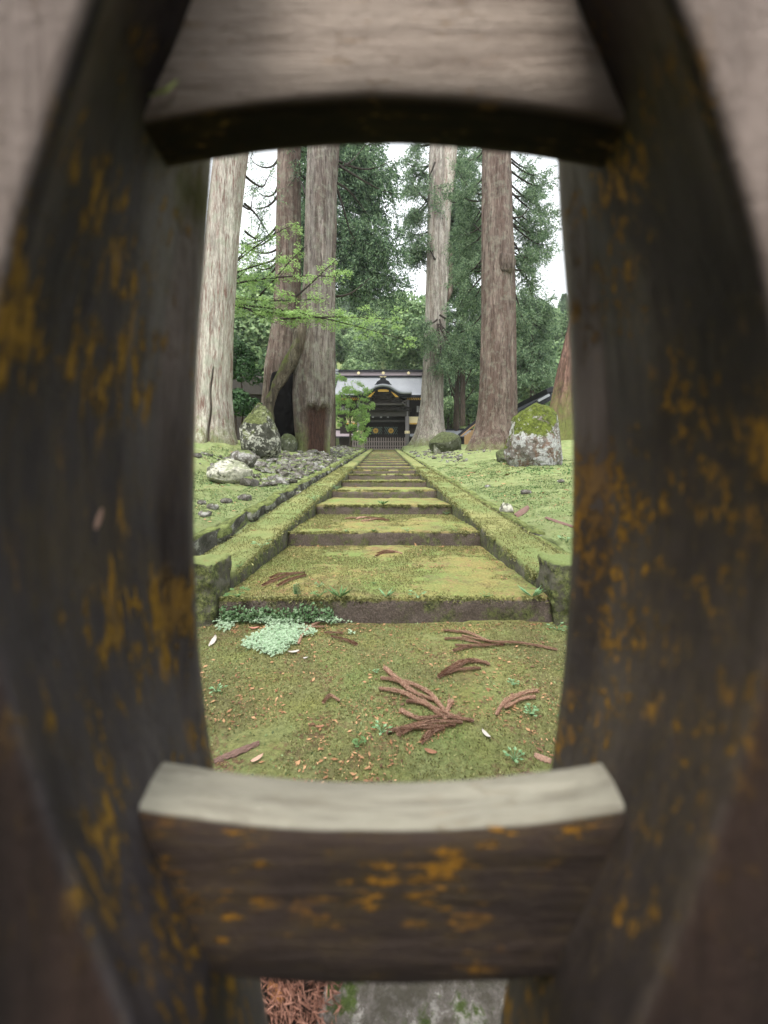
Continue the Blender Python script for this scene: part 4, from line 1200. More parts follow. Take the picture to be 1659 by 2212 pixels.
def hill_tree(kind, x, y, sc, rz, label, group):
    z = float(G(x, y))
    if kind not in PR:
        h = {'mid': 8.0, 'mid2': 8.5, 'light': 7.5, 'con': 2.0, 'pale': 4.2, 'tall': 13.0}[kind]
        t = leafy('conifer_tree' if kind == 'con' else 'broadleaf_tree', label, 'tree', (x, y, z), meshes[kind], None, h, 9 if kind != 'pale' else 4.5, .32 if kind != 'pale' else .15, group, (sc,) * 3, rz)
        PR[kind] = t
        return t
    return copy_tree(PR[kind], (x, y, z), rz, (sc, sc, sc * random.uniform(.9, 1.15)), label, group)


g = 'trees covering the hill behind the temple'
names = {'mid': 'mid green broadleaf tree among the others on the wooded hill', 'mid2': 'tall-crowned green broadleaf tree on the wooded hill', 'light': 'light green broadleaf tree on the wooded hill', 'con': 'pointed conifer rising from the wooded hill'}
rh = random.Random(5)
yrow = 56.0; LBL = {}
while yrow < 150:
    step = 6.2 + (yrow - 56) * 0.02
    half = 0.54 * yrow + 4
    x = -half + rh.uniform(0, step)
    while x < half:
        kd = rh.choices(['mid', 'mid2', 'light', 'con'], [4, 3, 3.2, 2.6])[0]
        _px = CX + F * x / yrow
        _col = ['behind the pale trunk', 'seen left of the twin cedar', 'behind the twin cedar', 'behind the dark cedar crown', 'above the left half of the gate roof', 'above the middle of the gate roof', 'just left of the forked cedar', 'right of the forked cedar', 'behind the red-brown cedar', 'above the capped boulder', 'at the far right by the post'][int(np.searchsorted([480, 560, 640, 730, 790, 850, 915, 1000, 1080, 1160], _px))]
        _row = ['lowest row', 'second row up', 'third row up', 'fourth row up', 'fifth row up', 'sixth row up', 'seventh row up', 'eighth row up', 'ninth row up', 'tenth row up', 'eleventh row up', 'crest row'][min(11, int((yrow - 56) / 8))]
        _key = kd + _col + _row
        _adj = ['', 'wider ', 'leaning ', 'fuller '][min(3, LBL.get(_key, 0))]; LBL[_key] = LBL.get(_key, 0) + 1
        hill_tree(kd, x, yrow + rh.uniform(-2.5, 2.5), rh.uniform(0.72, 1.05) * (1.05 if kd != 'con' else 0.95), rh.uniform(0, 6.3), {'mid': 'mid green tree', 'mid2': 'tall green tree', 'light': 'light green tree', 'con': 'pointed conifer'}[kd] + ' ' + _col + ', ' + _row + (', its right neighbour' if _adj else ''), g)
        x += step * rh.uniform(0.8, 1.2)
    yrow += 8.0
meshes['tall'] = clump_mesh('crown', 64, 240, 0.24, 71, 1, 1, 1.7, 5.2); meshes['tall'].materials.append(M['leaf_light'])
pale = P(1155, 850, 36)
hill_tree('pale', pale.x, 36, 1.0, 0.3, 'pale silvery green bushy tree behind the moss-capped boulder', None)
for px, Yd, kd, sc, lab in ((560, 40, 'tall', 1.0, 'tall fresh green tree filling the gap left of the twin cedar'), (505, 46, 'tall', 1.05, 'tall fresh green tree close behind the pale trunk'), (622, 50, 'tall', 1.0, 'tall fresh green tree glimpsed between the trunks of the twin cedar'), (890, 57, 'tall', 1.3, 'tall light green tree left of the forked cedar above the roof ridge'), (1205, 44, 'mid', .8, 'rounded green tree right of the pale bushy tree'), (1180, 50, 'mid2', 1.0, 'taller green tree rising above the pale bushy tree'), (1012, 46, 'mid', .62, 'fresh green tree behind the slender dark tree'), (545, 30, 'light', .55, 'light green tree left of the twin cedar above the small roof'),
                         (560, 44, 'light', 1.0, 'yellow-green tree tall behind the maple sprays at the left'), (700, 52, 'mid', .9, 'green tree just behind the left end of the gate roof'), (970, 50, 'light', .62, 'light green tree low behind the long temple wall'), (500, 36, 'mid2', .95, 'mid green tree at the far left behind the pale trunk')):
    hill_tree(kd, (px - CX) * Yd / F, Yd, sc, px * 1.0, lab, None)

# ------------------------------------------------------------------ temple gate
M['roof'] = m_plain('silver_grey_roof', (0.28, 0.292, 0.315), 0.7, 0.2, 1.2, 0.0, 0.3)
M['roof_dk'] = m_plain('dark_roof_edge', (0.018, 0.019, 0.024), 0.6, 0.3, 3)
M['ridge'] = m_plain('ridge_plaster', (0.30, 0.25, 0.27), 0.8, 0.15, 3)
M['wood_dk'] = m_plain('dark_carved_wood', (0.030, 0.024, 0.020), 0.8, 0.5, 4, 0, .4)
M['wood_gy'] = m_plain('grey_beam_wood', (0.075, 0.068, 0.06), 0.8, 0.3, 3, 0, .3)
M['gold'] = m_plain('gold_mount', (0.60, 0.36, 0.07), 0.5, 0.2, 8)
M['gold_pale'] = m_plain('pale_gold', (0.78, 0.66, 0.40), 0.5, 0.1, 8)
M['pillar'] = m_plain('pillar_wood', (0.25, 0.23, 0.235), 0.8, 0.2, 4, 0, .2, (1, 1, .1))
M['slat'] = m_plain('slat_wood', (0.33, 0.32, 0.31), 0.8, 0.15, 4)
M['tan'] = m_plain('tan_boards', (0.38, 0.24, 0.12), 0.8, 0.2, 5)
M['lattice'] = m_plain('lattice_paint', (0.16, 0.22, 0.19), 0.7, 0.2, 5)
M['picket'] = m_plain('picket_wood', (0.235, 0.195, 0.18), 0.85, 0.25, 6)
YG = 39.0
gt = thing('temple_gate', 'roofed temple gate with curved silver gable and gilded doors at the top of the stair', 'gate', (-0.1, YG, TOP))
GO = Vector((-0.1, YG, TOP))


def L_(px, py, Y): return P(px, py, Y) - GO


def gbox(name, px0, px1, py0, py1, Ya, Yb, mat, parent=gt):
    a, b = L_(px0, py1, Ya), L_(px1, py0, Ya)
    mb = MB(); mb.box(a.x, b.x, Ya - YG, Yb - YG, a.z, b.z)
    return mb.build(name, mat, parent)


# main roof, slightly hollow curve
mb = MB(); nU, nV = 24, 12
zr, ze = L_(0, 811, 41).z, L_(0, 854, 37.9).z
for side in (1, -1):
    V = []
    for i in range(nU + 1):
        u = i / nU * 2 - 1
        for j in range(nV + 1):
            v = j / nV
            hw = 4.9 + 0.35 * v
            zz = zr + (ze - zr) * (v + 0.16 * math.sin(math.pi * v) * 1.0) + 0.25 * abs(u) ** 4 * v
            V.append((u * hw, (41 - YG) - side * 3.1 * v, zz))
    n = len(V); V = V + [(a, b - side * 0.02, c - 0.22) for a, b, c in V]
    Q = [(i * (nV + 1) + j, (i + 1) * (nV + 1) + j, (i + 1) * (nV + 1) + j + 1, i * (nV + 1) + j + 1) for i in range(nU) for j in range(nV)]
    Q += [tuple(n + a for a in q[::-1]) for q in Q]
    Q += [(i * (nV + 1) + nV, (i + 1) * (nV + 1) + nV, n + (i + 1) * (nV + 1) + nV, n + i * (nV + 1) + nV) for i in range(nU)]
    for i in (0, nU):
        Q += [(i * (nV + 1) + j, i * (nV + 1) + j + 1, n + i * (nV + 1) + j + 1, n + i * (nV + 1) + j) for j in range(nV)]
    mb.add(V, Q)
rf = mb.build('roof', M['roof'], gt, True)
gbox('eave_board', 726, 930, 853, 858, 37.86, 38.2, M['roof_dk'])
rb = gbox('ridge', 733, 925, 803, 812, 40.7, 41.3, M['ridge'])
gbox('ridge_cap', 731, 927, 798.5, 803, 40.6, 41.4, M['roof_dk'])
gbox('ridge_line', 733, 925, 811, 813, 40.62, 41.4, M['roof_dk'])
for px in (728, 928):
    for k in range(3): gbox('ridge_end_tile', px - 3.5, px + 3.5, 797 + 6 * k, 801 + 6 * k, 40.5, 41.5, M['roof'])
for px in (775, 828.4, 883):
    c = L_(px, 806, 40.55 if px != 828.4 else 38.0)
    mb = MB(); mb.disc(tuple(c), 0.17, 0.06, 24, petals=1); mb.build('gold_crest', M['gold_pale'], gt)


# curved gable
def kara(t):
    """height of the curved gable edge in picture px below its peak for offset t px"""
    a = abs(t)
    return np.interp(a, [0, 8, 14, 20, 26, 32, 38, 46, 56, 64], [0, 0.8, 2.6, 6.0, 10, 13.4, 15.6, 16.6, 16.4, 15.4])


def kara_slab(name, top, thick, Ya, Yb, mat, wmax=62, inner=0):
    mb = MB(); ts = np.linspace(-wmax, wmax, 49); V = []
    for t in ts:
        for yy in (Ya, Yb):
            zt = EYE - (top + kara(t) - HY) * 37.2 / F - TOP
            V.append((t * 37.2 / F, yy - YG, zt)); V.append((t * 37.2 / F, yy - YG, zt - thick * 37.2 / F))
    Q = []
    for i in range(len(ts) - 1):
        a = i * 4; b = a + 4
        Q += [(a, b, b + 2, a + 2), (a + 1, a + 3, b + 3, b + 1), (a, a + 1, b + 1, b), (a + 2, b + 2, b + 3, a + 3)]
    Q += [(0, 2, 3, 1), (len(V) - 4, len(V) - 3, len(V) - 1, len(V) - 2)]
    mb.add(V, Q); return mb.build(name, mat, gt, True)


kara_slab('gable_roof', 829.5, 5.2, 37.1, 40.2, M['roof'])
kara_slab('gable_edge', 834.6, 5.4, 37.25, 38.6, M['roof_dk'])
kara_slab('gable_board', 839.9, 3.0, 37.4, 37.6, M['wood_dk'], 34)
mb = MB()
prof = [(-18.5, 831), (-15, 828), (-13, 824), (-9, 821.5), (-6.5, 820), (-5, 815), (-6, 813), (6, 813), (5, 815), (6.5, 820), (9, 821.5), (13, 824), (15, 828), (18.5, 831)]
V = [tuple(L_(828 + a, b, 37.2)) for a, b in prof]; n = len(V); V += [(a, b + 0.35, c) for a, b, c in V]
mb.add(V, [(i, i + 1, n + i + 1, n + i) for i in range(n - 1)] + [(i, i + 1, n - 2 - i, n - 1 - i) for i in range(n // 2 - 1)])
mb.build('gable_ornament', M['roof_dk'], gt)
mb = MB()
for s in (-1, 1):
    mb.tube([L_(828 + s * 1, 814, 37.15), L_(828 + s * 4, 814.8, 37.15), L_(828 + s * 7, 812.6, 37.15)], [.05, .05, .02], 6)
mb.build('ornament_horn', M['gold_pale'], gt)
gbox('gold_mount', 817, 840, 841, 846, 37.3, 37.38, M['gold'])
for s in (-1, 1):
    mb = MB(); a0, a1, b0, b1 = (17, 846), (22, 846), (27, 858), (34, 858)
    V = [tuple(L_(828 + s * x, y, Y)) for Y in (37.3, 37.42) for x, y in (a0, a1, b1, b0)]
    mb.add(V, [(0, 1, 2, 3), (7, 6, 5, 4), (0, 4, 5, 1), (1, 5, 6, 2), (2, 6, 7, 3), (3, 7, 4, 0)]); mb.build('gold_mount', M['gold'], gt)
# carved panel under the gable, lumpy
def carving(px0, px1, py0, py1, Y, seed, mat=None, d=0.16):
    nx_, nz_ = 40, 14
    a, b = L_(px0, py1, Y), L_(px1, py0, Y)
    xs_ = np.linspace(a.x, b.x, nx_); zs_ = np.linspace(a.z, b.z, nz_)
    X_, Z_ = np.meshgrid(xs_, zs_)
    Yn = (Y - YG) - d * (0.5 + fbm(np.stack([X_ * 3.2, X_ * 0, Z_ * 4.5], -1) + seed, seed, 3))
    V = np.stack([X_, Yn, Z_], -1).reshape(-1, 3)
    Q = [(i * nx_ + j, i * nx_ + j + 1, (i + 1) * nx_ + j + 1, (i + 1) * nx_ + j) for i in range(nz_ - 1) for j in range(nx_ - 1)]
    mb = MB(); mb.add(V, Q); mb.box(a.x, b.x, Y - YG + d, Y - YG + d + .1, a.z, b.z)
    return mb.build('carved_panel', mat or M['wood_dk'], gt, True)


carving(808, 850, 846, 862, 37.7, 1); carving(790, 868, 860, 873, 37.9, 2); carving(788, 872, 874, 887, 38.2, 3)
gbox('beam', 786, 872, 871.5, 874.5, 37.6, 38.0, M['wood_gy'])
gbox('lintel', 782, 885, 887, 899, 38.6, 39.0, M['wood_gy'])
gbox('beam', 786, 876, 907, 911, 39.2, 39.5, M['wood_gy'])
for s_ in (-1, 1): gbox('upper_wall', 828 + s_ * 68 - 30, 828 + s_ * 68 + 30, 856, 900, 39.55, 39.7, M['wood_dk'])
gbox('wall_panel', 786, 880, 862, 972, 40.6, 40.8, M['wood_dk'])
for px in (806, 823.5, 838.5): gbox('bracket_tip', px - 2.3, px + 2.3, 899.5, 902, 38.6, 38.8, M['slat'])
mb = MB()
for s in (-1, 1):
    px = 828 + s * 46
    mb = MB(); mb.tube([L_(px, 866, 37.4), L_(px + s * 4, 868, 37.4), L_(px + s * 4, 873, 37.4), L_(px, 875, 37.4), L_(px - s * 4, 872, 37.4), L_(px - s * 2, 868, 37.4)], .12, 6); mb.build('scroll', M['wood_gy'], gt, True)
for px in (776.5, 880.2):
    a, b = L_(px, 972, 38.8), L_(px, 862, 38.8)
    mb = MB(); mb.tube([(a.x, a.y, a.z), (a.x, a.y, b.z)], 0.21, 16); c = mb.build('column', M['pillar'], gt, True)
    for (yb, ye, m_) in ((931, 937, 'gold_pale'),):
        mb = MB(); mb.tube([(a.x, a.y, L_(0, ye, 38.8).z), (a.x, a.y, L_(0, yb, 38.8).z)], 0.27, 12); mb.build('metal_band', M[m_], c)
    for s in (-1, 1): gbox('bracket', px - 9, px + 9, 884 - 5 * (s > 0), 888 - 5 * (s > 0), 38.5, 39.1, M['wood_dk'])
for side in (-1, 1):
    for k in range(11):                      # rafters with yellow tips
        px = 828 + side * (52 + k * 3.9)
        mb = MB(); a, b = L_(px, 864, 38.0), L_(px + side * 2.4, 859.5, 38.0)
        mb.tube([(b.x, b.y - .05, b.z + .02), (a.x, a.y, a.z)], .045, 4); mb.build('rafter', M['gold'], gt)
    for k in range(6):
        px = 828 + side * (74 + k * 3.6); gbox('slat', px - .8, px + .8, 877, 890, 38.4, 38.5, M['slat'])
    gbox('slat_back', 828 + side * 83 - 13, 828 + side * 83 + 13, 875, 893, 38.7, 38.8, M['wood_dk'])
    gbox('gilded_panel', 828 + side * 68 - 11.5, 828 + side * 68 + 11.5, 900, 913.5, 38.9, 39.0, M['gold_pale'])
    gbox('gold_sill', 828 + side * 68 - 11.5, 828 + side * 68 + 11.5, 913.8, 916, 38.8, 39.0, M['gold'])
    gbox('wing_wall', 828 + side * 74 - 19, 828 + side * 74 + 19, 893, 972, 39.2, 39.5, M['wood_dk'])
# doors
for px in (812, 845):
    dz0, dz1 = 972, 914
    d = gbox('door', px - 15.6, px + 15.6, dz1, dz0, 40.2, 40.3, M['wood_dk'])
    for i in range(8):
        mb = MB(); t = -13 + i * 3.7
        for s in (-1, 1):
            a, b = L_(px + s * t, 922, 40.14), L_(px + s * (t + 8), 938, 40.14)
            if abs(t + 8) > 15: b = L_(px + s * 14.5, 922 + (14.5 - t) * 2, 40.14)
            mb.tube([a, b], .022, 4)
        mb.build('lattice_bar', M['lattice'], d)
    mb = MB(); mb.disc(tuple(L_(px, 930.5, 40.1)), 0.30, 0.04, 32, petals=1); mb.build('crest', M['gold'], d)
    mb = MB(); mb.disc(tuple(L_(px, 930.5, 40.04)), 0.10, 0.04, 16); mb.build('crest_centre', m_plain('dark_gold', (0.30, 0.17, 0.03), .5), d)
gbox('plinth', 770, 890, 969, 976, 38.2, 41.2, m_plain('plinth_stone', (0.18, 0.17, 0.15), .9))

# tiled temple walls each side
for s, lab in ((-1, 'low wall with a lavender-grey tiled roof left of the temple gate'), (1, 'low wall with a blue-grey tiled roof right of the temple gate')):
    t = thing('temple_wall', lab, 'wall', (0, 39.6, TOP))
    for (name, pa, pb, m_) in (('wall_body', 940, 978, 'wood_dk'),):
        x0, x1 = sorted((-0.1 + s * 2.6, s * (4.8 if s < 0 else 16))); a, b = P(0, pb, 39.6), P(0, pa, 39.6)
        mb = MB(); mb.box(x0, x1, 0, .3, a.z - TOP - .5, b.z - TOP); mb.build(name, M[m_], t)
    zt, zb = P(0, 929, 39.6).z - TOP, P(0, 942, 39.0).z - TOP
    x0, x1 = sorted((s * 2.7, s * (5.2 if s < 0 else 16)))
    mb = MB(); V = [(x0, .15, zt), (x1, .15, zt), (x1, -.75, zb), (x0, -.75, zb), (x1, 1.05, zb), (x0, 1.05, zb)]
    V += [(a, b, c - .1) for a, b, c in V]
    mb.add(V, [(0, 3, 2, 1), (0, 1, 4, 5), (6, 7, 8, 9), (6, 11, 10, 7), (3, 9, 8, 2), (5, 4, 10, 11)]); mb.build('roof', M['roof'] if s > 0 else M['ridge'], t)
    mb = MB(); mb.box(x0, x1, .05, .25, zt + .002, zt + .14); mb.build('ridge', M['roof_dk'], t)
    mb = MB(); mb.box(x0, x1, -.78, -.7, zb - .18, zb - .06); mb.build('eave', M['roof_dk'], t)
# board wall with a sloped roof, right middle distance
bw = thing('board_wall', 'tan board wall under a sloping dark roof left of the red-brown cedar', 'wall', tuple(P(1010, 960, 30)))
o = P(1010, 960, 30)
for k in range(7):
    px = 1001 + k * 4.6
    a, b = P(px, 972, 30.5) - o, P(px + 4.1, 941 - 3.4 * k, 30.5) - o
    mb = MB(); mb.box(a.x, b.x, 0, .06, a.z, b.z); mb.build('board', M['tan'], bw)
mb = MB(); V = [tuple(P(*q) - o) for q in ((990, 938, 30.2), (1045, 893, 30.2), (1047, 899, 30.2), (992, 944, 30.2), (990, 938, 32), (1045, 893, 32), (1047, 899, 32), (992, 944, 32))]
mb.add(V, [(0, 3, 2, 1), (4, 5, 6, 7), (0, 1, 5, 4), (3, 7, 6, 2), (0, 4, 7, 3), (1, 2, 6, 5)]); mb.build('roof', M['roof_dk'], bw)
mb = MB(); mb.tube([P(996, 942, 30.1) - o, P(1046, 901, 30.1) - o], .05, 6); mb.build('eave_board', M['tan'], bw)

# far right hall roof and far left shed roof
hr = thing('hall_roof', 'dark tiled roof gable peeping above the moss-capped boulder', 'roof', tuple(P(1190, 870, 24)))
o = P(1190, 870, 24)
def slab(parent, name, quad, Ya, Yb, mat):
    mb = MB(); V = [tuple(P(x, y, Ya) - o) for x, y in quad] + [tuple(P(x, y, Ya) - o + Vector((0, Yb - Ya, 0))) for x, y in quad]
    mb.add(V, [(0, 3, 2, 1), (4, 5, 6, 7), (0, 1, 5, 4), (3, 7, 6, 2), (0, 4, 7, 3), (1, 2, 6, 5)]); return mb.build(name, mat, parent)
slab(hr, 'roof_slope', [(1108, 895), (1190, 846), (1196, 862), (1115, 906)], 24, 30, M['roof_dk'])
slab(hr, 'verge_tile', [(1162, 864), (1187, 850), (1189, 855), (1165, 868)], 23.8, 23.98, M['roof'])
slab(hr, 'ridge_tile', [(1180, 840), (1195, 834), (1200, 846), (1186, 852)], 24, 30, M['roof_dk'])
slab(hr, 'wall', [(1120, 903), (1235, 860), (1235, 980), (1120, 980)], 24.3, 29.5, M['wood_dk'])
sh = thing('shed_roof', 'dark sloping shed roof between the pale trunk and the twin cedar', 'roof', tuple(P(540, 830, 20)))
o = P(540, 830, 20)
slab(sh, 'roof_slope', [(470, 742), (535, 780), (570, 852), (480, 850)], 20, 22, m_plain('old_shingle', (0.045, 0.04, 0.035), .9, .4, 8, 0, .5))
slab(sh, 'ridge_board', [(528, 772), (536, 778), (573, 820), (570, 830)], 19.8, 19.98, M['wood_gy'])
slab(sh, 'wall', [(470, 850), (566, 852), (560, 960), (470, 960)], 20.3, 22, M['wood_dk'])

# picket fence
pf = thing('picket_fence', 'grey wooden picket fence closing off the top of the stair', 'fence', (-0.4, 37, TOP))
z1 = P(0, 945, 37).z - TOP
rp = random.Random(3)
x = -3.1
while x < 2.3:
    mb = MB(); wdt = 0.055; hz = z1 + rp.uniform(-.03, .03)
    mb.box(-wdt, wdt, -.02, .02, 0, hz - .05)
    mb.add([(-wdt, -.02, hz - .05), (wdt, -.02, hz - .05), (0.4 * wdt, -.02, hz), (-.4 * wdt, -.02, hz), (-wdt, .02, hz - .05), (wdt, .02, hz - .05), (.4 * wdt, .02, hz), (-.4 * wdt, .02, hz)], [(0, 1, 2, 3), (7, 6, 5, 4), (1, 5, 6, 2), (2, 6, 7, 3), (3, 7, 4, 0)])
    mb.build('picket', M['picket'], pf, False, (x + .4, 0, 0)); x += 0.235
for zr_ in (0.42, 0.86): 
    mb = MB(); mb.box(-2.7, 2.7, .021, .06, zr_ - .04, zr_ + .04); mb.build('fence_rail', M['picket'], pf)
mb = MB(); mb.box(-2.0, 2.0, -.10, -.03, 0, .16); mb.build('base_board', M['picket'], pf)


# ------------------------------------------------------------------ litter, sprigs, plants
M['sprig'] = m_plain('dead_cedar_sprig', (0.31, 0.195, 0.14), 0.85, 0.5, 140)
M['sprig_scale'] = m_leaf('dead_cedar_scales', (0.30, 0.165, 0.11), (0.56, 0.37, 0.27), 0.0, (0.13, 0.06, 0.04))
M['bark_bit'] = m_plain('bark_strip', (0.17, 0.105, 0.085), 0.85, 0.4, 40, 0, .6, (1, 1, 1))
M['weed'] = m_leaf('weed_leaves', (0.09, 0.18, 0.06), (0.17, 0.28, 0.11), 0.3)
M['weed2'] = m_leaf('pale_weed_leaves', (0.15, 0.29, 0.13), (0.31, 0.46, 0.25), 0.25, (0.09, 0.18, 0.07))
M['clover'] = m_leaf('clover_leaves', (0.24, 0.37, 0.21), (0.46, 0.57, 0.41), 0.25)
M['tuft'] = m_leaf('moss_tufts', (0.18, 0.18, 0.065), (0.33, 0.33, 0.14), 0.2, (0.09, 0.09, 0.035))
M['tuft2'] = m_leaf('moss_tufts_green', (0.15, 0.21, 0.08), (0.28, 0.35, 0.16), 0.2, (0.08, 0.11, 0.045))
M['chip'] = m_leaf('needle_litter', (0.22, 0.11, 0.05), (0.46, 0.27, 0.14), 0.0, (0.09, 0.05, 0.03))


def sprig(label, strands, group='dead cedar sprigs lying on the moss', lift=0.010, th=0.0045):
    """dead cedar spray: rope-like strands covered in short scale leaves"""
    rg = np.random.default_rng(abs(hash(label)) % 9999 if False else sum(map(ord, label)))
    o = hit(*strands[0][0]); th *= 0.68
    mb = MB(); L = Leaves(sum(map(ord, label)))
    for st in strands:
        pts = [hit(*q) for q in st]
        pts = [p + Vector((0, 0, lift + 0.006 * k * (len(pts) - 1 - k) / 3)) for k, p in enumerate(pts)]
        # smooth path
        P_ = []
        ext = [pts[0]] + pts + [pts[-1]]
        for i in range(1, len(ext) - 2):
            for u in np.linspace(0, 1, 14, endpoint=False):
                a, b, c, d = (np.array(ext[i + k]) for k in (-1, 0, 1, 2))
                P_.append(0.5 * ((2 * b) + (-a + c) * u + (2 * a - 5 * b + 4 * c - d) * u * u + (-a + 3 * b - 3 * c + d) * u ** 3))
        P_.append(np.array(pts[-1])); P_ = np.array(P_)
        n = len(P_)
        u = np.linspace(0, 1, n)
        for w_ in range(5):
            ph = w_ * 1.3 + u * n * rg.uniform(.03, .16) + rg.uniform(0, 2); off = th * rg.uniform(0.8, 2.3) * (0.35 + np.sin(u * rg.uniform(2.2, 3.4))) * (1 + .5 * np.sin(u * 9 + w_))
            ax = unit(np.gradient(P_, axis=0)); sd_ = unit(np.cross(ax, [0, 0, 1.0])); upv = np.cross(sd_, ax)
            Q_ = P_ + sd_ * (np.cos(ph) * off)[:, None] + upv * (np.abs(np.sin(ph)) * off * 0.8)[:, None]
            rad = th * 0.42 * (0.35 + 0.45 * np.sin(0.3 + u * 2.7))
            mb.tube([tuple(v - np.array(o)) for v in Q_], list(rad), 5)
            seg = np.linalg.norm(np.diff(Q_, axis=0), axis=1).sum()
            m = int(seg / (th * 0.11))
            s_ = rg.random(m) * (n - 1.001); i0 = s_.astype(int)
            base = Q_[i0] + (Q_[i0 + 1] - Q_[i0]) * (s_ - i0)[:, None]
            out = unit(np.cross(ax[i0], rg.normal(size=(m, 3))))
            d = unit(ax[i0] * 1.0 + out * 1.3)
            l = th * 2.5 * rg.uniform(.5, 1.7, (m, 1)); b = unit(np.cross(d, out))
            c = base + out * (rad[i0] * 0.6 + th * .3 * rg.random(m))[:, None] + d * l * .4 - np.array(o)
            L.add(c, d * l * .6, b * th * 0.20)
    t = mb.build('fallen_sprig', M['sprig'], None, True, o)
    tag(t, label, 'sprig', group)
    L.build('leaf_scales', M['sprig_scale'], t)['kind'] = 'stuff'
    return t


sprig('long forked dead cedar sprig, middle strand of the tangle before the camera', [[(1000, 1560), (930, 1535), (870, 1505), (822, 1493)], [(1025, 1563), (960, 1556), (905, 1560), (868, 1540)], [(965, 1560), (915, 1525), (880, 1520)]])
sprig('dead cedar sprig uppermost in the tangle, its tip pointing upper left', [[(960, 1540), (930, 1508), (880, 1485), (825, 1470)], [(940, 1520), (890, 1500), (850, 1470), (832, 1448)], [(965, 1545), (975, 1520)]])
sprig('dead cedar sprig lowest in the tangle, spreading to the left', [[(985, 1572), (930, 1580), (880, 1582), (838, 1588)], [(1000, 1566), (920, 1570), (860, 1590)], [(960, 1578), (935, 1590), (912, 1608)]])
sprig('short bundled dead sprig alone at the right above the tangle', [[(1060, 1440), (1020, 1432), (985, 1450), (948, 1466)], [(1055, 1436), (1000, 1436), (955, 1458)], [(1040, 1448), (990, 1454), (960, 1462)]])
sprig('long thin dead sprig trailing to the right below the first step', [[(1205, 1408), (1130, 1396), (1060, 1392), (1000, 1378)], [(1090, 1396), (1040, 1400), (985, 1398)], [(1060, 1392), (1010, 1372), (960, 1366)], [(1040, 1395), (1000, 1386), (962, 1384)], [(1020, 1400), (980, 1410)]], th=.0040)
sprig('curved dead sprig near the right post', [[(1072, 1550), (1090, 1528), (1120, 1510), (1160, 1498)], [(1090, 1535), (1125, 1520), (1155, 1512)]], th=.0036)
sprig('reddish dead sprig half in the clover patch', [[(645, 1395), (655, 1375), (672, 1362), (700, 1358)], [(650, 1380), (668, 1360), (690, 1348)]], th=.0036)
sprig('dead sprig at the right edge of the clover patch', [[(715, 1378), (750, 1388), (770, 1396)], [(700, 1370), (740, 1372)]], th=.0036)
sprig('fan-shaped dead sprig at the left of the first tread', [[(660, 1240), (625, 1246), (590, 1260), (568, 1268)], [(662, 1245), (630, 1256), (600, 1268)], [(650, 1240), (610, 1244), (585, 1252)]], th=.005)
sprig('small heap of dead sprigs at the back of the first tread', [[(870, 1198), (840, 1193), (815, 1198)], [(860, 1194), (835, 1198), (812, 1203)]], th=.005)
sprig('small dead sprig left of the tangle', [[(735, 1520), (715, 1510), (700, 1522)]], th=.0034)
sprig('dead sprigs heaped against the third riser', [[(770, 1124), (790, 1120), (830, 1123)], [(780, 1128), (810, 1125), (840, 1126)], [(745, 1122), (775, 1121)]], th=.008)

# bark strip lower left, by the rail
def bark_piece(label, a, b, wd, mat, seed):
    pa, pb = hit(*a), hit(*b)
    d = (pb - pa); L = d.length; d.normalize(); sd_ = d.cross(Vector((0, 0, 1)))
    V = []; n = 16
    for i in range(n):
        t = i / (n - 1); w_ = wd * (0.35 + 0.65 * math.sin(math.pi * (0.12 + 0.8 * t)))
        for j in range(7):
            s = j / 6 * 2 - 1
            p = pa + d * L * t + sd_ * s * w_ + Vector((0, 0, 0.004 + wd * 0.55 * (1 - s * s) + 0.002 * math.sin(i * 1.7 + j * 2.1)))
            V.append(tuple(p - pa))
    V = np.array(V); V = np.concatenate([V, V - np.array([0, 0, .003])])
    m = n * 7
    Q = [(i * 7 + j, i * 7 + j + 1, (i + 1) * 7 + j + 1, (i + 1) * 7 + j) for i in range(n - 1) for j in range(6)]
    Q += [tuple(m + k for k in q[::-1]) for q in Q]
    Q += [(i * 7, (i + 1) * 7, m + (i + 1) * 7, m + i * 7) for i in range(n - 1)] + [(i * 7 + 6, m + i * 7 + 6, m + (i + 1) * 7 + 6, (i + 1) * 7 + 6) for i in range(n - 1)]
    return tag(link('bark_strip', mesh_np('bark_strip', V, np.array(Q), False), mat, None, pa), label, 'bark')


bark_piece('reddish strip of bark lying by the left post above the lower rail', (462, 1648), (560, 1608), 0.013, M['bark_bit'], 1)
bark_piece('orange sliver of bark at the foot of the gate below the lower rail', (582, 2130), (612, 2172), 0.008, m_plain('orange_bark', (0.50, 0.24, 0.10), .8, .2, 30), 2)
bark_piece('brown bark lump in the break of the right stone edging', (1112, 1118), (1140, 1098), 0.06, M['bark_bit'], 3)
bark_piece('thin brown stick lying on the right bank by the post', (1180, 1120), (1240, 1140), 0.03, M['bark_bit'], 4)
bark_piece('small dark wood bit at the right foot of the view by the post', (1155, 1634), (1192, 1648), 0.012, M['sprig'], 5)


def fallen(label, px, py, size, mat, seed, name='fallen_leaf'):
    p = hit(px, py); rg = np.random.default_rng(seed)
    a = rg.uniform(0, 6.3); V = []; n = 8
    for i in range(n + 1):
        t = i / n * 2 - 1; w_ = 0.36 * (1 - t * t) ** 0.7
        for s in (-1, 0, 1): V.append((t * size, s * w_ * size, size * (0.15 * s * s + 0.2 * t * t * rg.uniform(.5, 1.2)) + 0.006))
    V = np.array(V) @ np.array(Euler((rg.normal() * .15, rg.normal() * .15, a)).to_matrix()).T
    Q = [(i * 3 + j, i * 3 + j + 1, i * 3 + j + 4, i * 3 + j + 3) for i in range(n) for j in range(2)]
    return tag(link(name, mesh_np(name, V, np.array(Q)), mat, None, p), label, 'leaf')


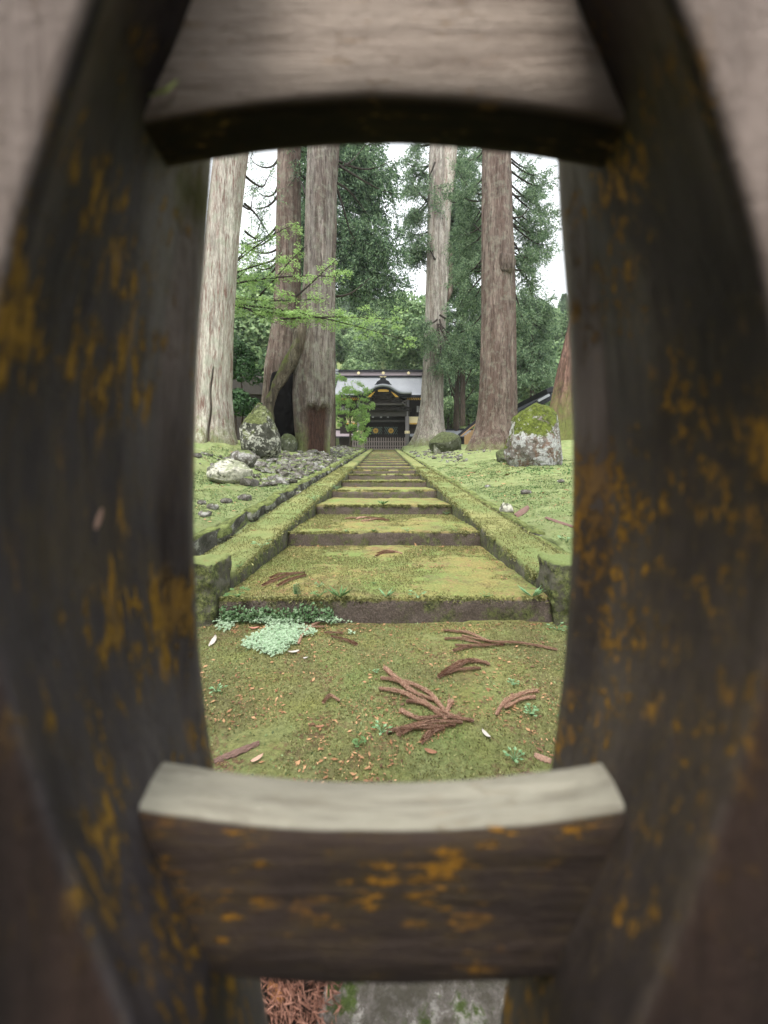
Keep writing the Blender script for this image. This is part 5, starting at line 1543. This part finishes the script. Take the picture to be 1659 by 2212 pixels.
M['lf_red'] = m_plain('red_brown_leaf', (0.42, 0.19, 0.14), .8, .2, 20)
fallen('reddish dead leaf lying on the clover patch', 550, 1360, .032, M['lf_red'], 1)
fallen('grey curled leaf left of the clover patch by the post', 462, 1390, .045, M['lf_grey'], 2)
fallen('pale grey leaf below the clover patch', 634, 1412, .030, M['lf_grey'], 3)
fallen('small white bleached leaf right of the pale grey one', 662, 1424, .016, M['lf_grey'], 4)
fallen('narrow bleached white leaf at the right of the cedar tangle', 1050, 1592, .024, M['lf_grey'], 5)
fallen('orange-brown leaf in the middle of the lower moss', 690, 1575, .018, M['lf_brown'], 6)
fallen('tan leaf just above the lower rail at the left', 555, 1645, .022, M['lf_tan'], 7)
fallen('tan leaf on the fourth step', 768, 1052, .07, M['lf_tan'], 8)
fallen('pale pinkish leaf on the left bank edge', 455, 1146, .06, M['lf_tan'], 9)
fallen('brown leaf in the middle of the path near the lower rail', 930, 1628, .022, M['lf_brown'], 10)


def weed(label, px, py, h, n, kind, seed, mat='weed'):
    p = hit(px, py); rg = np.random.default_rng(seed)
    stems = MB(); L = Leaves(seed)
    def leaf(c, d, s, wr=0.42):
        d = unit(np.array(d, float)[None])[0]; sd2 = unit(np.cross(d, [0, 0, 1.0])[None])[0]
        up = np.cross(sd2, d)
        L.add((c + d * s * .5)[None], (d * s * .5)[None], (sd2 * s * wr * .5 + up * s * .05)[None])
        L.add((c + d * s * .42)[None], (d * s * .36)[None], (sd2 * s * wr * .62 - up * s * .03)[None])
    for k in range(n):
        a = k * 2.4 + rg.uniform(-.4, .4)
        if kind == 'fern':
            d0 = np.array([0.25 * math.cos(a), -0.2, 1.0]); d0 = d0 / np.linalg.norm(d0)
            top = np.array([rg.normal() * .2 * h, -.12 * h, h * rg.uniform(.8, 1.1)])
            pts = [np.zeros(3), top * .5 + np.array([0, 0, .06 * h]), top]
            stems.tube([tuple(q) for q in pts], [.002, .0015, .001], 4)
            for u in np.linspace(.25, 1, 8):
                c = top * u
                for s in (-1, 1): leaf(c, (s * 1.0, -.1, .25), h * .36 * (1.15 - .55 * u), .34)
            continue
        d = np.array([math.cos(a), math.sin(a), rg.uniform(.5, 1.4)])
        tip = d / np.linalg.norm(d) * h * rg.uniform(.5, 1.0)
        stems.tube([(0, 0, 0), tuple(tip * .6 + np.array([0, 0, .1 * h])), tuple(tip)], [.0016 + h * .006, .0012 + h * .004, .001], 4)
        if kind == 'broad': leaf(tip, (d[0], d[1], .1), h * .6, .55)
        elif kind == 'blade': leaf(tip * .2, (d[0], d[1], .7), h * 1.4, .16)
        else:
            for b in (-.9, 0, .9): leaf(tip, (math.cos(a + b), math.sin(a + b), .15), h * .33, .6)
    t = thing('fern' if kind == 'fern' else 'weed', label, 'plant', p, 'small weeds growing on the stair and path')
    stems.build('stem', M[mat], t, True); L.build('leaves', M[mat], t)
    return t


weeds = [('pale fern growing out of the first riser', 645, 1290, .125, 3, 'fern', 'clover'), ('weed tuft behind the fern on the first tread', 690, 1268, .06, 6, 'trefoil', 'clover'), ('low weed sprout at the left of the first tread', 517, 1252, .05, 6, 'trefoil', 'weed'),
         ('tiny weed sprout in the middle of the first tread', 808, 1262, .035, 6, 'trefoil', 'weed'), ('broad white-green leaf hanging over the first riser', 905, 1300, .085, 5, 'broad', 'clover'), ('spindly weed at the left end of the first riser', 515, 1318, .12, 8, 'broad', 'weed'),
         ('grassy weed against the riser right of the fern', 735, 1320, .10, 9, 'blade', 'weed'), ('leafy weed low on the riser between fern and crack', 690, 1322, .08, 10, 'trefoil', 'weed'), ('pointed weed leaves at the crack of the first riser', 835, 1336, .08, 4, 'blade', 'clover'),
         ('four-leaved weed under the right part of the first riser', 1050, 1336, .05, 7, 'broad', 'weed'), ('upright long-leaved weed at the right end of the first riser', 1150, 1325, .11, 6, 'blade', 'clover'), ('pair of round leaves by the right post below the riser', 1205, 1362, .07, 6, 'broad', 'clover'),
         ('trefoil weed on the moss near the right post', 1110, 1480, .045, 8, 'trefoil', 'clover'), ('weed beside the tangle of sprigs on its left', 825, 1585, .05, 7, 'broad', 'clover'), ('low leafy weed left of the tangle, near the rail', 775, 1612, .045, 10, 'trefoil', 'weed'),
         ('bushy weed at right between curved sprig and post', 1148, 1545, .05, 12, 'trefoil', 'clover'), ('fresh weed just above the lower rail at the right', 1112, 1645, .045, 9, 'broad', 'clover'), ('small weed at far left of the moss by the post', 468, 1496, .05, 7, 'broad', 'clover'),
         ('weed above the uppermost dead sprig', 812, 1455, .03, 7, 'trefoil', 'clover'), ('small weed on the second riser, left of centre', 748, 1172, .06, 7, 'broad', 'clover'), ('leafy cluster at the foot of the second riser', 808, 1172, .07, 14, 'trefoil', 'weed'),
         ('paired-leaf weed at the foot of the second riser', 880, 1175, .08, 7, 'broad', 'clover'), ('weed at the right end of the second riser', 985, 1178, .07, 5, 'broad', 'weed'), ('tall weed at the left kerb of the first tread', 565, 1200, .13, 6, 'broad', 'clover'),
         ('broad weed at the left of the third step', 728, 1072, .17, 9, 'broad', 'clover'), ('dark leafy weed in the middle of the third tread', 828, 1110, .12, 8, 'blade', 'weed'), ('white-green weeds at the right end of the third riser', 965, 1112, .10, 12, 'trefoil', 'clover'),
         ('weed in the left kerb corner of the second step', 680, 1110, .15, 8, 'broad', 'clover'), ('weed in the right gutter by the post', 1225, 1172, .12, 8, 'broad', 'clover'), ('green tuft at the foot of the left end block', 438, 1345, .07, 16, 'trefoil', 'tuft2')]
for k, (lab, px, py, h, n, kd, mt) in enumerate(weeds): weed(lab, px, py, h * 0.66, n, kd, 300 + k, 'weed2' if mt == 'clover' else mt)

# clover patch
rg = np.random.default_rng(77); L = Leaves(77)
cnt = 0; pts = []
while cnt < 2600:
    u, v = rg.random(), rg.random() ** 0.8
    px = 465 + u * 320; py = 1338 + v * 95
    if fbm(np.array([px / 60.0, py / 40.0, 0.0]), 5, 2) * 1.5 + 0.62 - ((px - 610) / 155) ** 2 * 0.7 - max(0, (py - 1350) / 62) ** 2 < rg.random() * 1.3: continue
    p = hit(px, py, 1.5)
    if p.y > Y0 - .015: p.y = Y0 - .02 - rg.random() * .05; p.z = .01
    pts.append(tuple(p)); cnt += 1
pts = np.array(pts); n = len(pts); pts[:, 2] += rg.uniform(.006, .03, n)
nrm = unit(np.array([0, -.25, 1]) + rg.normal(size=(n, 3)) * .3); d = unit(np.cross(nrm, rg.normal(size=(n, 3)))); e = np.cross(nrm, d)
s = rg.uniform(.004, .0095, (n, 1))
for a in (0, 2.1, 4.2):
    dd = d * math.cos(a) + e * math.sin(a); ee = np.cross(nrm, dd)
    L.add(pts + dd * s * .55, dd * s * .55, ee * s * .5)
tag(L.build('clover_patch', M['clover']), 'dense patch of pale mint-green clover under the left of the first riser', 'clover', kind='stuff')


def scatter(name, label, cat, mat, regions, n, L_, W_, up=1.0, seed=1, thr=-1.0, lift=0.0, flat=False):
    """short blades or chips over the walked surfaces"""
    rg = np.random.default_rng(seed); L = Leaves(seed)
    tot = sum((r[1] - r[0]) * (r[3] - r[2]) * r[4] for r in regions)
    P_ = []
    for x0, x1, ya, yb, wt in regions:
        m = int(n * (x1 - x0) * (yb - ya) * wt / tot)
        x = rg.uniform(x0, x1, m); y = rg.uniform(ya, yb, m)
        keep = fbm(np.stack([x * 2.6, y * 2.6, x * 0], -1), seed, 4) + 0.5 * fbm(np.stack([x * 14, y * 14, x * 0], -1), seed + 2, 3) + rg.normal(size=m) * .08 > thr
        x, y = x[keep], y[keep]
        z = G(x, y)
        st = (np.abs(x) < 1.0) & (y >= Y0 + 0.03)
        z = np.where(st, RISE * (np.floor((y - Y0) / D) + 1), z)
        kb = (np.abs(x) >= 1.01) & (np.abs(x) < 1.37) & (y > 2.44)
        z = np.where(kb, railz(y), z)
        P_.append(np.stack([x, y, z + lift], -1))
    p = np.concatenate(P_); m = len(p)
    if flat:
        d = unit(rg.normal(size=(m, 3)) * np.array([1, 1, .12])); b = unit(np.cross(d, np.array([0, 0, 1.0]) + rg.normal(size=(m, 3)) * .3))
    else:
        d = unit(np.array([0, 0, up]) + rg.normal(size=(m, 3)) * .7); b = unit(np.cross(d, rg.normal(size=(m, 3))))
    sc = (1 + np.clip(p[:, 1:2] - 2, 0, 8) * 0.35) * (rg.uniform(.5, 1.4, (m, 1)) if not flat else 0.35 + rg.exponential(.45, (m, 1)).clip(0, 2.2))
    L.add(p + d * L_ * .35 * sc, d * L_ * .5 * sc, b * W_ * sc)
    return tag(L.build(name, mat), label, cat, kind='stuff')


reg_front = [(-1.3, 1.3, 0.95, 2.22, 1.0)]
reg_stair = [(-0.98, 0.98, 2.28, 3.83, 0.8), (-0.98, 0.98, 3.87, 5.43, .45), (-1.37, -1.02, 2.46, 4.2, .35), (1.02, 1.37, 2.46, 4.2, .35), (-1.37, -1.02, 2.46, 12, .12), (1.02, 1.37, 2.46, 12, .12)]
reg_bank = [(-3.4, -1.7, 3.2, 7, .4), (-5, -1.75, 7, 12, .15), (1.62, 3.4, 3.2, 7, .4), (1.65, 5.5, 7, 13, .15)]
scatter('moss_tufts', 'yellow-green moss tufts over path and steps', 'moss', M['tuft'], reg_front + reg_stair, 150000, .0085, .0022, seed=31, thr=-.25)
scatter('moss_tufts', 'fresh green moss tufts over the banks and path', 'moss', M['tuft2'], reg_bank + [(-1.3, 1.3, 0.95, 2.22, .5)], 70000, .010, .003, seed=32, thr=-.05)
scatter('needle_litter', 'orange-brown needle and leaf crumbs on the path', 'litter', M['chip'], [(-1.3, 1.3, 0.95, 2.22, 1.0), (-1.0, 1.0, 0.95, 1.5, 1.0), (-0.98, 0.98, 2.28, 3.83, .35), (-.98, .98, 3.87, 5.43, .15)], 17000, .011, .0024, seed=33, thr=.0, lift=.006, flat=True)
scatter('needle_litter', 'brown cedar needles heaped along the foot of the risers', 'litter', M['chip'], [(-.9, .95, 2.10, 2.22, 1), (-.9, .95, 3.74, 3.83, .5), (.7, .97, 2.3, 3.8, .5), (1.66, 2.6, 3.4, 6, .08), (-3, -1.75, 3.4, 6, .08)], 3500, .012, .0022, seed=34, thr=-.3, lift=.006, flat=True)

# moss fringes hanging over the step and kerb edges
rg = np.random.default_rng(55); L = Leaves(55)
for k in range(7):
    m = int(5200 / (1 + k * .6)); x = rg.uniform(-1.0, 1.0, m); keep = fbm(np.stack([x * 5, x * 0 + k, x * 0], -1), 9, 4) > -.25; x = x[keep]; m = len(x)
    p = np.stack([x, np.full(m, Y0 + D * k) + rg.uniform(-.012, .03, m), RISE * (k + 1) + rg.uniform(-.05, .006, m) * rg.random(m)], -1)
    d = unit(np.array([0, -.7, -.1]) + rg.normal(size=(m, 3)) * .7); b = unit(np.cross(d, rg.normal(size=(m, 3)))); sc = (1 + k * .35) * rg.uniform(.5, 1.5, (m, 1))
    L.add(p, d * .008 * sc, b * .003 * sc)
for sd_ in (-1, 1):
    m = 5000; y = 2.45 + 9 * rg.random(m) ** 1.6; e = rg.choice([1.0, 1.385], m)
    keep = fbm(np.stack([y * 4, e * 9, y * 0 + sd_], -1), 19, 4) > -.2; y, e = y[keep], e[keep]; m = len(y)
    p = np.stack([sd_ * (e + rg.normal(size=m) * .012), y, railz(y) + rg.uniform(-.07, .004, m) * rg.random(m)], -1)
    d = unit(np.array([0, -.3, 0]) + np.stack([-sd_ * np.sign(1.2 - e) * .5, y * 0, y * 0], -1) + rg.normal(size=(m, 3)) * .8); b = unit(np.cross(d, rg.normal(size=(m, 3)))); sc = (1 + (y[:, None] - 2.4) * .25) * rg.uniform(.5, 1.5, (m, 1))
    L.add(p, d * .009 * sc, b * .0035 * sc)
tag(L.build('moss_fringe', M['tuft']), 'shaggy moss fringe along the step and kerb edges', 'moss', kind='stuff')

rg = np.random.default_rng(91); L = Leaves(91); m = 620
u = rg.random(m); x = -0.98 + 0.68 * u; z = rg.beta(1.2, 1.8, m) * (0.11 + .06 * fbm(np.stack([x * 9, x * 0, x * 0], -1), 3, 2))
p = np.stack([x, Y0 - 0.012 - rg.random(m) * .045, z + .012], -1)
nrm = unit(np.array([0, -1, .6]) + rg.normal(size=(m, 3)) * .5); d = unit(np.cross(nrm, rg.normal(size=(m, 3)))); e = np.cross(nrm, d); sc = rg.uniform(.005, .012, (m, 1))
L.add(p, d * sc, e * sc * .8); L.add(p + e * sc * .6, e * sc * .8, d * sc * .6)
tag(L.build('ivy', m_leaf('ivy_leaves', (.08, .16, .06), (.24, .35, .20), .2, (.03, .07, .02))), 'creeping leafy ivy climbing the left part of the first riser', 'ivy', kind='stuff')

scatter('ground_sprouts', 'low green sprouts and seedlings on both mossy banks', 'sprouts', M['weed'], [(-4.5, -1.75, 3.4, 10, 1), (1.65, 4.8, 3.4, 10, 1)], 9000, .016, .006, seed=61, thr=.30, up=.6)
scatter('bank_litter', 'brown twigs and needles strewn over both mossy banks', 'litter', M['chip'], [(-5, -1.75, 3.4, 13, 1), (1.65, 5.5, 3.4, 13, 1)], 9000, .022, .0035, seed=62, thr=.12, lift=.012, flat=True)

# foot of the gate: a pale stone and a heap of dead brown needles
p = hit(900, 2215, .3)
V, Q = rbox(.42, .16, .10, (40, 24, 8), .02, .018, 14, 3, .008, 60)
tag(link('threshold_stone', mesh_np('threshold_stone', V, Q), m_rock('pale_threshold', lichen=.8, moss=.95, base=(.15, .13, .115), mossth=.93, lc=(.50, .46, .41), mosscol=(.07, .10, .02)), None, (0.10, .60, -0.022)), 'pale lichen-speckled stone with moss at the foot of the gate below the lower rail', 'stone')
L = Leaves(91); rg = L.rg; m = 2600
x = rg.uniform(-.24, -.06, m); y = rg.uniform(.50, .72, m)
pp = np.stack([x, y, .004 + rg.random(m) * .035 * (x < -.07)], -1)
d = unit(rg.normal(size=(m, 3)) * np.array([1, 1, .3]) + np.array([.5, -.9, 0])); b = unit(np.cross(d, rg.normal(size=(m, 3))))
L.add(pp, d * .011, b * .0012)
tag(L.build('needle_heap', m_leaf('brown_needles', (.20, .09, .06), (.34, .17, .12), 0, (.08, .035, .025))), 'heap of dead brown cedar needles at the foot of the gate', 'litter', kind='stuff')

# unseen foliage added behind the viewer to block light on the gate
bw_mb = MB()
rgf = np.random.default_rng(8); L = Leaves(8)
for k in range(60):
    a = rgf.uniform(math.pi * 1.0, math.pi * 2.0); rr = rgf.uniform(4.5, 9)
    cx_, cy_ = rr * math.cos(a), rr * math.sin(a) - 0.5
    h_ = rgf.uniform(0, 5.5); n = 420
    d = unit(rgf.normal(size=(n, 3))); pts = np.array([cx_, cy_, h_]) + d * rgf.uniform(.8, 1.7) * rgf.uniform(.8, 1.05, (n, 1))
    e = unit(np.cross(d, rgf.normal(size=(n, 3)))); f = np.cross(d, e); s_ = .20 * rgf.uniform(.5, 1.3, (n, 1))
    L.add(pts, e * s_, f * s_ * .7)
tag(L.build('blocker_foliage', M['leaf_dark']), 'unseen dark foliage added behind the viewer to block light', 'wood', kind='stuff')

# damp air under the trees
mh = bpy.data.materials.new('damp_air'); mh.use_nodes = True
nt_ = mh.node_tree; nt_.nodes.remove(nt_.nodes['Principled BSDF'])
pv_ = nt_.nodes.new('ShaderNodeVolumePrincipled')
pv_.inputs['Color'].default_value = (0.93, 0.97, 0.95, 1)
pv_.inputs['Density'].default_value = 0.0005
nt_.links.new(pv_.outputs[0], nt_.nodes['Material Output'].inputs['Volume'])
mb = MB(); mb.box(-430, 430, -10, 610, -2, 110)
tag(mb.build('haze', mh), 'thin pale haze between the trees', 'haze', kind='stuff')
